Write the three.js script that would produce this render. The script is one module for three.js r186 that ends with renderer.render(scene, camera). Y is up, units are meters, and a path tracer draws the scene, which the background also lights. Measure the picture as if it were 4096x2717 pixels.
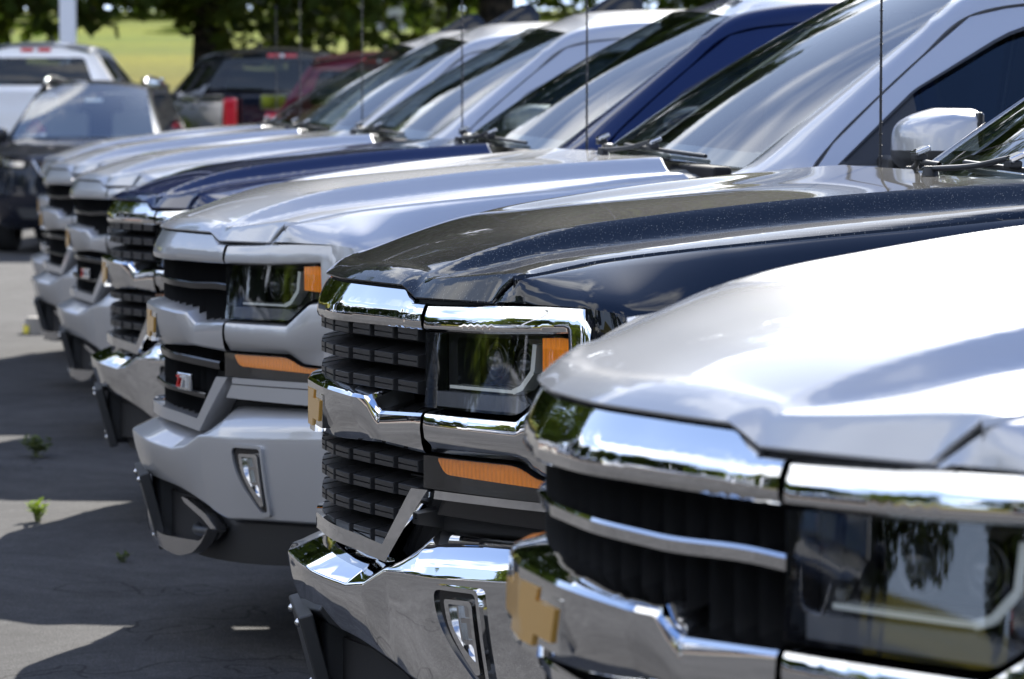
import * as THREE from 'three';
import { mergeGeometries, toCreasedNormals } from 'three/addons/utils/BufferGeometryUtils.js';
import { TessellateModifier } from 'three/addons/modifiers/TessellateModifier.js';
import { RoundedBoxGeometry } from 'three/addons/geometries/RoundedBoxGeometry.js';
import { FontLoader } from 'three/addons/loaders/FontLoader.js';
import { TextGeometry } from 'three/addons/geometries/TextGeometry.js';
import { ImprovedNoise } from 'three/addons/math/ImprovedNoise.js';

// ------------------------------------------------------------------ camera, sky, sun, exposure
const scene = new THREE.Scene();
const camera = new THREE.PerspectiveCamera(11.386, 1024 / 679, 0.3, 900);
camera.position.set(0, 1.475, 0);
camera.rotation.set(-0.07075, 0, 0);
camera.focus = 6.55;
camera.userData.fStop = 8.2;
camera.updateMatrixWorld();
scene.add(camera);

const SUN = new THREE.Vector3(0.38, 1.0, -1.58).normalize();
const sun = new THREE.DirectionalLight(new THREE.Color(1.0, 0.955, 0.88), 3.7);
sun.position.copy(SUN).multiplyScalar(60).add(new THREE.Vector3(0, 0, -15));
sun.target.position.set(0, 0, -15);
sun.castShadow = true;
Object.assign(sun.shadow.camera, { left: -45, right: 45, top: 45, bottom: -45, near: 1, far: 160 });
sun.shadow.mapSize.set(4096, 4096);
sun.shadow.bias = -0.0004;
scene.add(sun, sun.target);

function rng(seed) {
  let a = seed >>> 0;
  return () => { a = (a + 0x6D2B79F5) | 0; let t = Math.imul(a ^ (a >>> 15), 1 | a); t = (t + Math.imul(t ^ (t >>> 7), 61 | t)) ^ t; return ((t ^ (t >>> 14)) >>> 0) / 4294967296; };
}
const noise = new ImprovedNoise();
function fbm(x, y, z, n = 5) { let a = 0.5, s = 0; for (let i = 0; i < n; i++) { s += a * noise.noise(x, y, z); x *= 2.07; y *= 2.07; z *= 2.07; a *= 0.5; } return s; }
const clamp = (v, a = 0, b = 1) => Math.min(b, Math.max(a, v));
const lerp = (a, b, t) => a + (b - a) * t;
const sstep = (a, b, v) => { const t = clamp((v - a) / (b - a)); return t * t * (3 - 2 * t); };

{ // daylight sky: blue with fair weather cumulus
  const w = 1536, h = 768, d = new Float32Array(w * h * 4);
  for (let j = 0; j < h; j++) {
    const el = ((j + 0.5) / h - 0.5) * Math.PI, sy = Math.sin(el), cy = Math.cos(el);
    for (let i = 0; i < w; i++) {
      const az = ((i + 0.5) / w - 0.5) * 2 * Math.PI, x = Math.cos(az) * cy, z = Math.sin(az) * cy;
      const up = Math.max(sy, 0), k = Math.pow(1 - up, 2.3);
      let r = lerp(0.070, 0.50, k), g = lerp(0.145, 0.64, k), b = lerp(0.37, 0.88, k);
      const sd = clamp(x * SUN.x + sy * SUN.y + z * SUN.z), glow = Math.pow(sd, 3.5) * 0.20 + Math.pow(sd, 18) * 0.25;
      r += glow * 0.92; g += glow * 0.98; b += glow;
      if (sy > 0.01) {
        const q = 1 / (sy + 0.16), px = x * q * 1.15, pz = z * q * 1.15;
        const n = fbm(px + 3.1, pz - 1.7, 0.4, 6) + 0.10 * fbm(px * 6, pz * 6, 2.3, 3);
        const c = sstep(-0.01, 0.15, n + 0.16 * Math.exp(-((x + 0.42) ** 2 + (sy - 0.66) ** 2 + (z + 0.62) ** 2) / 0.07)) * sstep(0.01, 0.09, sy);
        const shade = 1 - 0.30 * sstep(0.12, 0.40, n);
        const cl = (1.05 + 0.55 * Math.pow(sd, 2.5)) * shade;
        r = lerp(r, cl * 0.98, c * 0.9); g = lerp(g, cl, c * 0.9); b = lerp(b, cl * 1.03, c * 0.9);
      }
      const o = (j * w + i) * 4; d[o] = r; d[o + 1] = g; d[o + 2] = b; d[o + 3] = 1;
    }
  }
  const sky = new THREE.DataTexture(d, w, h, THREE.RGBAFormat, THREE.FloatType);
  sky.mapping = THREE.EquirectangularReflectionMapping; sky.magFilter = THREE.LinearFilter; sky.minFilter = THREE.LinearFilter; sky.needsUpdate = true;
  scene.background = sky; scene.environment = sky;
}
scene.backgroundIntensity = 0.72; scene.environmentIntensity = 0.72;

const renderer = new THREE.WebGLRenderer({ antialias: true });
renderer.setSize(1024, 679);
renderer.toneMapping = THREE.LinearToneMapping;
renderer.toneMappingExposure = 3.2;
renderer.shadowMap.enabled = true;

// ------------------------------------------------------------------ small helpers
const numbered = (() => { const n = {}; return (s) => { const k = n[s] = (n[s] ?? -1) + 1; return k ? `${s}_${String(k).padStart(3, '0')}` : s; }; })();
function tag(o, label, category, group) { o.userData.label = label; o.userData.category = category; if (group) o.userData.group = group; return o; }
function thing(name, label, category, [x, y, z], turn = 0, group) {
  const o = new THREE.Group(); o.name = numbered(name); o.position.set(x, y, z); o.rotation.y = turn; scene.add(o);
  return tag(o, label, category, group);
}
function clean(g) {
  let k = g.index ? g.toNonIndexed() : g;
  for (const a of Object.keys(k.attributes)) if (!['position', 'normal', 'uv'].includes(a)) k.deleteAttribute(a);
  if (!k.attributes.normal) k.computeVertexNormals();
  if (!k.attributes.uv) k.setAttribute('uv', new THREE.BufferAttribute(new Float32Array(k.attributes.position.count * 2), 2));
  k.morphAttributes = {}; k.clearGroups();
  return k;
}
const join = (list) => list.length > 1 ? mergeGeometries(list.map(clean)) : clean(list[0]);
function part(name, list, mat, parent) {
  const m = new THREE.Mesh(join(Array.isArray(list) ? list : [list]), mat);
  m.name = name; m.castShadow = m.receiveShadow = true; (parent || scene).add(m);
  return m;
}
function struct(name, list, mat) { const m = part(name, list, mat, scene); m.userData.kind = 'structure'; return m; }
// smooth curve through [t, v] pairs (monotone cubic)
function crv(pts) {
  const n = pts.length, d = [], m = [];
  for (let i = 0; i < n - 1; i++) d.push((pts[i + 1][1] - pts[i][1]) / (pts[i + 1][0] - pts[i][0]));
  m.push(d[0]); for (let i = 1; i < n - 1; i++) m.push(d[i - 1] * d[i] <= 0 ? 0 : 2 / (1 / d[i - 1] + 1 / d[i])); m.push(d[n - 2]);
  return (t) => {
    if (t <= pts[0][0]) return pts[0][1] + (t - pts[0][0]) * 0;
    if (t >= pts[n - 1][0]) return pts[n - 1][1];
    let i = 0; while (t > pts[i + 1][0]) i++;
    const h = pts[i + 1][0] - pts[i][0], s = (t - pts[i][0]) / h, s2 = s * s, s3 = s2 * s;
    return (2 * s3 - 3 * s2 + 1) * pts[i][1] + (s3 - 2 * s2 + s) * h * m[i] + (-2 * s3 + 3 * s2) * pts[i + 1][1] + (s3 - s2) * h * m[i + 1];
  };
}
const lin = (pts) => (t) => { // straight pieces
  if (t <= pts[0][0]) return pts[0][1];
  for (let i = 1; i < pts.length; i++) if (t <= pts[i][0]) return lerp(pts[i - 1][1], pts[i][1], (t - pts[i - 1][0]) / (pts[i][0] - pts[i - 1][0]));
  return pts[pts.length - 1][1];
};
// rows of points -> surface; crease in radians, uv from (p) => [u, v]
function loft(rows, crease = 0.6, uv = (p) => [p[0], p[2]]) {
  const nr = rows.length, nc = rows[0].length, pos = [], uvs = [], idx = [];
  for (const r of rows) for (const p of r) { pos.push(p[0], p[1], p[2]); const q = uv(p); uvs.push(q[0], q[1]); }
  for (let i = 0; i < nr - 1; i++) for (let j = 0; j < nc - 1; j++) { const a = i * nc + j, b = a + 1, c = a + nc, e = c + 1; idx.push(a, b, e, a, e, c); }
  const g = new THREE.BufferGeometry();
  g.setAttribute('position', new THREE.Float32BufferAttribute(pos, 3)); g.setAttribute('uv', new THREE.Float32BufferAttribute(uvs, 2)); g.setIndex(idx);
  g.computeVertexNormals();
  return crease > 3 ? clean(g) : toCreasedNormals(g, crease);
}
function flip(g, axis = 2) { // mirror image
  const k = clean(g).clone(), p = k.attributes.position, n = k.attributes.normal, u = k.attributes.uv;
  for (let i = 0; i < p.count; i++) { p.setComponent(i, axis, -p.getComponent(i, axis)); n.setComponent(i, axis, -n.getComponent(i, axis)); }
  for (const at of [p, n, u]) for (let i = 0; i < at.count; i += 3) for (let c = 0; c < at.itemSize; c++) { const t = at.getComponent(i + 1, c); at.setComponent(i + 1, c, at.getComponent(i + 2, c)); at.setComponent(i + 2, c, t); }
  return k;
}
const tess = new Map();
// flat outline(s) laid on a curved surface map(u, v, o), with a rim going inwards by depth
function sheet(outline, map, { holes = [], step = 0.04, depth = 0, off = 0, uv = null, open = false } = {}) {
  const sh = new THREE.Shape(outline.map((p) => new THREE.Vector2(...p)));
  for (const h of holes) sh.holes.push(new THREE.Path(h.map((p) => new THREE.Vector2(...p))));
  let g = new THREE.ShapeGeometry(sh).toNonIndexed();
  g.deleteAttribute('normal'); g.deleteAttribute('uv');
  g = new TessellateModifier(step, 9).modify(g);
  if (g.index) g = g.toNonIndexed();
  const p = g.attributes.position, n = new Float32Array(p.count * 3), uvs = new Float32Array(p.count * 2), e = 1e-3;
  for (let i = 0; i < p.count; i++) {
    const u = p.getX(i), v = p.getY(i), a = map(u, v, off), b = map(u + e, v, off), c = map(u, v + e, off);
    const q = new THREE.Vector3(b[0] - a[0], b[1] - a[1], b[2] - a[2]).cross(new THREE.Vector3(c[0] - a[0], c[1] - a[1], c[2] - a[2])).normalize();
    n.set([q.x, q.y, q.z], i * 3); uvs.set(uv ? uv(u, v) : [u, v], i * 2); p.setXYZ(i, ...a);
  }
  g.setAttribute('normal', new THREE.BufferAttribute(n, 3)); g.setAttribute('uv', new THREE.BufferAttribute(uvs, 2));
  if (!depth) return clean(g);
  const walls = [outline, ...holes].map((line) => {
    const top = [], low = [];
    line.forEach((a, i) => { const b = line[(i + 1) % line.length], m = Math.max(1, Math.ceil(Math.hypot(b[0] - a[0], b[1] - a[1]) / step)); for (let k = 0; k < m; k++) { const u = lerp(a[0], b[0], k / m), v = lerp(a[1], b[1], k / m); top.push(map(u, v, off)); low.push(map(u, v, off + depth)); } });
    top.push(top[0]); low.push(low[0]);
    return loft([top, low], 0.6);
  });
  return join(open ? walls : [g, ...walls]);
}
const at = (g, x, y, z, rx = 0, ry = 0, rz = 0) => g.applyMatrix4(new THREE.Matrix4().compose(new THREE.Vector3(x, y, z), new THREE.Quaternion().setFromEuler(new THREE.Euler(rx, ry, rz)), new THREE.Vector3(1, 1, 1)));
const box = (sx, sy, sz, x, y, z, r = 0.01, rx = 0, ry = 0, rz = 0) => at(new RoundedBoxGeometry(sx, sy, sz, 2, Math.min(r, sx / 2.1, sy / 2.1, sz / 2.1)), x, y, z, rx, ry, rz);
function tube(pts, r, seg = 24, rad = 8) { return new THREE.TubeGeometry(new THREE.CatmullRomCurve3(pts.map((p) => new THREE.Vector3(...p)), false, 'centripetal'), seg, r, rad); }
function rounded(poly, r, n = 4) { // outline with rounded corners; r a number or a list
  const out = [];
  poly.forEach((p, i) => {
    const a = poly[(i + poly.length - 1) % poly.length], b = poly[(i + 1) % poly.length], q = Array.isArray(r) ? r[i] : r;
    if (!q) { out.push(p); return; }
    const la = Math.hypot(a[0] - p[0], a[1] - p[1]), lb = Math.hypot(b[0] - p[0], b[1] - p[1]), k = Math.min(q, la / 2.1, lb / 2.1);
    const s = [p[0] + (a[0] - p[0]) / la * k, p[1] + (a[1] - p[1]) / la * k], e = [p[0] + (b[0] - p[0]) / lb * k, p[1] + (b[1] - p[1]) / lb * k];
    for (let j = 0; j <= n; j++) { const t = j / n, w = 1 - t; out.push([w * w * s[0] + 2 * w * t * p[0] + t * t * e[0], w * w * s[1] + 2 * w * t * p[1] + t * t * e[1]]); }
  });
  return out;
}

// ------------------------------------------------------------------ materials
const rgb = (r, g, b) => new THREE.Color().setRGB(r, g, b);
const std = (name, c, roughness, metalness = 0, more = {}) => { const m = new THREE.MeshPhysicalMaterial({ color: rgb(...c), roughness, metalness, side: THREE.DoubleSide, ...more }); m.name = name; return m; };
function canvasTex(w, h, draw, rx = 1, ry = 1, srgb = true) {
  const c = document.createElement('canvas'); c.width = w; c.height = h; draw(c.getContext('2d'), w, h);
  const t = new THREE.CanvasTexture(c); t.wrapS = t.wrapT = THREE.RepeatWrapping; t.repeat.set(rx, ry); if (srgb) t.colorSpace = THREE.SRGBColorSpace; return t;
}
function dataTex(n, f, srgb = true) { // f(u, v) -> [r, g, b] 0..255, tiling is up to f
  const d = new Uint8Array(n * n * 4);
  for (let j = 0; j < n; j++) for (let i = 0; i < n; i++) { const c = f(i / n, j / n, i, j), o = (j * n + i) * 4; d[o] = clamp(c[0], 0, 255); d[o + 1] = clamp(c[1], 0, 255); d[o + 2] = clamp(c[2], 0, 255); d[o + 3] = 255; }
  const t = new THREE.DataTexture(d, n, n); t.wrapS = t.wrapT = THREE.RepeatWrapping; t.magFilter = THREE.LinearFilter; t.minFilter = THREE.LinearMipmapLinearFilter; t.generateMipmaps = true; if (srgb) t.colorSpace = THREE.SRGBColorSpace; t.needsUpdate = true; return t;
}
const chrome = std('chrome', [0.80, 0.80, 0.80], 0.025, 1);
const satin = std('satin_metal', [0.58, 0.58, 0.59], 0.16, 1);
const silver = std('silver_paint', [0.44, 0.445, 0.46], 0.42, 0.62, { clearcoat: 1, clearcoatRoughness: 0.02 });
const white = std('white_paint', [0.82, 0.82, 0.82], 0.4, 0, { clearcoat: 1, clearcoatRoughness: 0.02 });
const navy = std('navy_paint', [0.005, 0.010, 0.052], 0.4, 0.0, { specularIntensity: 0.04, clearcoat: 1, clearcoatRoughness: 0.02 });
const black = std('black_paint', [0.004, 0.005, 0.009], 0.4, 0, { specularIntensity: 0.04, clearcoat: 1, clearcoatRoughness: 0.02 });
const maroon = std('maroon_paint', [0.10, 0.012, 0.030], 0.4, 0.0, { specularIntensity: 0.04, clearcoat: 1, clearcoatRoughness: 0.02 });
const speck = rng(77);
const dustMap = (base, lum) => { const r = rng(77); const n = 512, d = new Uint8Array(n * n * 4); for (let i = 0; i < n * n; i++) { const s = r() > 0.972 ? lum * (0.35 + 0.65 * r()) : r() > 0.9 ? lum * 0.12 * r() : 0; d.set([base[0] + s, base[1] + s * 0.97, base[2] + s * 0.85, 255], i * 4); } const t = new THREE.DataTexture(d, n, n); t.wrapS = t.wrapT = THREE.RepeatWrapping; t.repeat.set(1.9, 1.9); t.magFilter = THREE.LinearFilter; t.colorSpace = THREE.SRGBColorSpace; t.needsUpdate = true; return t; };
const dustyBlack = std('dusty_black_paint', [1, 1, 1], 0.6, 0, { specularIntensity: 0.04, map: dustMap([9, 11, 16], 190), clearcoat: 1, clearcoatRoughness: 0.025 });
const plastic = std('black_plastic', [0.020, 0.021, 0.023], 0.48);
const gloss = std('gloss_black', [0.008, 0.008, 0.009], 0.16);
const grilleBlack = std('grille_black', [0.017, 0.017, 0.018], 0.38);
const dark = std('dark_void', [0.006, 0.006, 0.007], 0.8);
const gold = std('gold_emblem', [0.60, 0.34, 0.075], 0.42, 0.35, { clearcoat: 0.6, clearcoatRoughness: 0.1 });
const ribs = (() => canvasTex(256, 8, (c, w, h) => { for (let i = 0; i < w; i++) { const v = Math.round(128 + 120 * Math.sin(i / w * Math.PI * 2 * 8)); c.fillStyle = `rgb(${v},${v},${v})`; c.fillRect(i, 0, 1, h); } }, 12, 1, false))();
const amber = std('amber_reflector', [1.0, 0.27, 0.0], 0.25, 0.0, { bumpMap: ribs, bumpScale: 0.0032, clearcoat: 0.8, clearcoatRoughness: 0.1 });
const lampClear = std('lamp_lens', [0.96, 0.97, 0.98], 0.02, 0, { transmission: 1, thickness: 0, ior: 1.85 });
const lampRib = std('ribbed_lamp_plastic', [0.16, 0.17, 0.19], 0.18, 0.4, { bumpMap: ribs, bumpScale: 0.001 });
const lampEye = std('projector_glass', [0.02, 0.022, 0.026], 0.06, 0.0);
const lampGuide = std('lamp_light_guide', [0.75, 0.80, 0.76], 0.12, 0.5);
const red = std('red_lamp', [0.55, 0.01, 0.015], 0.15, 0.1, { clearcoat: 1 });
const glass = std('windscreen_glass', [0.80, 0.86, 0.84], 0.0, 0, { transmission: 1, thickness: 0, ior: 2.5 });
const tint = std('tinted_glass', [0.20, 0.23, 0.25], 0.0, 0, { transmission: 1, thickness: 0, ior: 1.55 });
const rubber = std('tyre_rubber', [0.018, 0.018, 0.019], 0.85);
const alloy = std('alloy_wheel', [0.55, 0.55, 0.57], 0.3, 0.9);
const cloth = std('seat_cloth', [0.045, 0.045, 0.05], 0.9);
const dash = std('dashboard_plastic', [0.05, 0.05, 0.055], 0.75);
const offWhite = std('reverse_lamp', [0.75, 0.75, 0.75], 0.2);
const redPrint = std('red_badge_letter', [0.45, 0.02, 0.02], 0.3), whitePrint = std('white_badge_letters', [0.7, 0.7, 0.7], 0.25, 0.5);
const font = await new FontLoader().loadAsync('fonts/droid/droid_sans_bold.typeface.json');

// ------------------------------------------------------------------ pickup truck (nose towards -x, driver's side at +z)
const Fh = crv([[0, -0.075], [0.15, -0.06], [0.3, -0.015], [0.45, 0.04], [0.55, 0.08], [0.75, 0.18], [0.9, 0.268], [0.945, 0.300], [0.988, 0.332], [1.005, 0.362], [1.018, 0.42], [1.03, 0.6]]);
const F = (z) => Fh(Math.abs(z));
const dF = (z) => (F(z + 0.002) - F(z - 0.002)) / 0.004;
// a point on the nose: across z, height y, o metres inwards
function nose(z, y, o) { const s = Math.min(Math.max(dF(z), -4), 4), q = Math.hypot(1, s); return [F(z) + o / q, y, z - o * s / q]; }
const noseMap = (z, y, o) => nose(z, y, o);
function arcZ(z0, z1, n) { // evenly spaced along the plan curve
  const N = 400, acc = [0], zs = [z0];
  for (let i = 1; i <= N; i++) { const z = lerp(z0, z1, i / N), p = zs[i - 1]; zs.push(z); acc.push(acc[i - 1] + Math.hypot(z - p, F(z) - F(p))); }
  const out = []; let k = 0;
  for (let i = 0; i <= n; i++) { const s = acc[N] * i / n; while (k < N - 1 && acc[k + 1] < s) k++; out.push(lerp(zs[k], zs[k + 1], clamp((s - acc[k]) / (acc[k + 1] - acc[k] || 1)))); }
  return out;
}
const strip = (zs, prof, crease = 0.55) => loft(zs.map((z) => prof(z).map(([o, y]) => nose(z, y, o))), crease);

// side of the body: z of the driver's side at x, y
const sideZ = (x, y) => {
  const low = 1.008 - 0.05 * sstep(0.75, 0.42, y) + 0.012 * sstep(1.30, 1.0, y) - 0.012 * sstep(1.0, 0.8, y);
  return y <= 1.28 ? low - 0.02 * sstep(1.2, 1.28, y) : low - 0.02 - 0.30 * (y - 1.28) / 0.44;
};
const sideMap = (x, y, o) => [x, y, sideZ(x, y) - o];
// hood: a flat middle between two creases that run outwards to the rear corners, a wall and a flange outside them
const crestZ = lin([[0.085, 0.450], [0.25, 0.525], [1.19, 0.80], [1.30, 0.83]]);
const crestY = crv([[0.04, 1.126], [0.09, 1.141], [0.19, 1.182], [0.285, 1.215], [0.377, 1.237], [0.49, 1.2545], [0.74, 1.286], [0.98, 1.308], [1.19, 1.322], [1.3, 1.325]]);
const midY = crv([[-0.06, 1.130], [-0.02, 1.141], [0.05, 1.166], [0.14, 1.198], [0.255, 1.229], [0.39, 1.250], [0.67, 1.276], [0.98, 1.303], [1.28, 1.321]]);
const valleyY = crv([[0.06, 1.130], [0.085, 1.134], [0.177, 1.153], [0.309, 1.186], [0.49, 1.212], [0.716, 1.241], [0.97, 1.266], [1.2, 1.284], [1.3, 1.286]]);
const edgeY = crv([[0.15, 1.142], [0.2, 1.150], [0.263, 1.161], [0.38, 1.186], [0.558, 1.209], [0.76, 1.229], [0.954, 1.246], [1.24, 1.271], [1.3, 1.273]]);
const gapZ = lin([[0.20, 0.795], [0.263, 0.80], [0.6, 0.872], [1.2, 0.90], [1.6, 0.905]]), gapF = lin([[0.188, 0.73], [0.205, 0.757], [0.228, 0.797], [0.263, 0.80], [0.6, 0.872], [1.2, 0.90], [1.6, 0.905]]);
const wallZ = (x) => Math.min(crestZ(x) + 0.035 + 0.025 * sstep(0.08, 0.45, x), gapZ(x) - 0.03);
const gapY = (x) => x < 0.23 ? lerp(1.1015, 1.152, clamp((gapF(x) - 0.73) / 0.065)) : edgeY(x);
function hoodY(x, z) {
  const a = Math.abs(z), zc = crestZ(x), zv = wallZ(x), cr = crestY(x), v = valleyY(x), ed = edgeY(x);
  if (a <= zc) { const t = a / zc, dip = 0.016 * sstep(0.26, 0.45, x) * (1 - sstep(0.72, 1.1, x)); return lerp(midY(x), cr, t * t * t) - dip * sstep(0.0, 0.84, t) * (1 - sstep(0.86, 0.99, t)); }
  if (a < zv) { const t = (a - zc) / (zv - zc); return lerp(cr, v, lerp(t, sstep(0, 1, t), 0.35)); }
  const t = (a - zv) / (gapZ(x) - zv); return lerp(v, ed, t * t * t * t * t * t * 0.5 + t * t * 0.5);
}
const hoodZ = (s, x) => { const a = Math.abs(s), zc = crestZ(x), zv = wallZ(x), g = gapZ(x); return Math.sign(s) * (a < 0.5 ? zc * a / 0.5 : a < 0.66 ? lerp(zc, zv, (a - 0.5) / 0.16) : lerp(zv, g, (a - 0.66) / 0.34)); };
function hoodGeo(uv) {
  const cols = [], S = [];
  for (let i = -72; i <= 72; i++) S.push(i / 72);
  for (const s of S) {
    let xf = 0.05; for (let k = 0; k < 40; k++) xf = lerp(xf, F(Math.min(Math.abs(hoodZ(s, xf)), 0.79)) + 0.018, 0.5);
    const z0 = hoodZ(s, xf), a = Math.abs(z0), c = [];
    const yl = a < 0.440 ? 1.1185 : a < 0.490 ? lerp(1.1185, 1.0975, (a - 0.440) / 0.050) : a < 0.73 ? 1.0975 + 0.004 * (a - 0.490) / 0.24 : lerp(1.1015, 1.152, clamp((a - 0.73) / 0.065));
    const q = sstep(0.44, 0.50, a), run = lerp(0.052, 0.036, q), x1 = xf + run, y1 = hoodY(x1, hoodZ(s, x1)), z = z0;
    c.push([xf + 0.04, yl + 0.002, z], [xf + 0.003, yl, z], [xf + 0.0005, yl + 0.0015, z]);
    for (let k = 0; k <= 8; k++) { const t = k / 9, w = lerp(1 - Math.pow(1 - t, 1.7), t < 0.75 ? t * 1.2 : lerp(0.90, 1, (t - 0.75) / 0.25), q); c.push([xf + run * lerp(t, t < 0.75 ? t * 0.80 : lerp(0.60, 1, (t - 0.75) / 0.25), q), lerp(yl + 0.004, y1, w), hoodZ(s, xf + run * t)]); }
    const rear = 1.275 - 0.08 * Math.pow(Math.min(1, Math.abs(s) / 0.5), 2) + 0.05 * sstep(0.5, 1, Math.abs(s));
    for (let k = 0; k <= 64; k++) { const t = k / 64, x = lerp(x1, rear, t * (0.6 + 0.4 * t)), zz = hoodZ(s, x); c.push([x, hoodY(x, zz), zz]); }
    const l = c[c.length - 1]; c.push([l[0] + 0.006, l[1] - 0.004, l[2]], [l[0] + 0.002, l[1] - 0.03, l[2]]);
    cols.push(c);
  }
  const n = cols.length - 1, side = (r, d) => [r.map(([x, y, z]) => [x, y - 0.008, z + d * 0.003]), r.map(([x, y, z]) => [x, y - 0.028, z + d * 0.001])];
  const L = side(cols[0], -1), R = side(cols[n], 1);
  return loft([L[1], L[0], ...cols, R[0], R[1]], 0.42, uv);
}
function fenderGeo() { // top shoulder and side, from the nose corner to the door
  const rows = [], AX = 0.95, NX = 70;
  for (let i = 0; i <= NX; i++) {
    const x = lerp(0.191, 1.535, Math.pow(i / NX, 1.25)), g = gapF(x) + 0.006, r = [];
    let zo = 1.012; if (x < 0.44) { let a = 0.73, b = 1.03; for (let k = 0; k < 30; k++) { const m = (a + b) / 2; if (F(m) + 0.006 < x) a = m; else b = m; } zo = Math.min(a, 1.012); }
    zo = Math.max(zo, g + 0.002);
    const yg = gapY(x) - 0.002, k1 = lerp(Math.min(1.108, yg), Math.max(0.95, yg - 1.55 * (zo - g)), sstep(0.30, 0.85, x));
    r.push([x, yg - 0.03, g], [x, yg - 0.003, g + 0.0005]);
    for (let k = 1; k <= 10; k++) { const t = k / 10, w = Math.pow(t, 1.25); r.push([x, lerp(yg, k1, w), g + (zo - g) * (1 - Math.pow(1 - t, 1.35))]); }
    const arch = Math.abs(x - AX) < 0.475 ? 0.42 + Math.sqrt(0.475 ** 2 - (x - AX) ** 2) : 0.42, bot = x < 0.333 ? k1 : Math.max(arch, x < 0.5 ? 0.55 : 0.40);
    const side = x < 0.333 ? 0 : 1;
    for (let k = 1; k <= 14; k++) { const t = k / 14, y = lerp(k1, bot, side * t); r.push([x, y, zo + side * (0.004 + (sideZ(x, y) - 1.008)) * Math.min(1, (x - 0.333) * 5)]); }
    const l = r[r.length - 1]; r.push([l[0], l[1], l[2] - side * 0.06]);
    rows.push(r);
  }
  return loft(rows, 0.55);
}
const inset = (g) => [g, flip(g)];
const chamferY = (yt, yb, t) => lerp(yt, yb, t);

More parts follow.
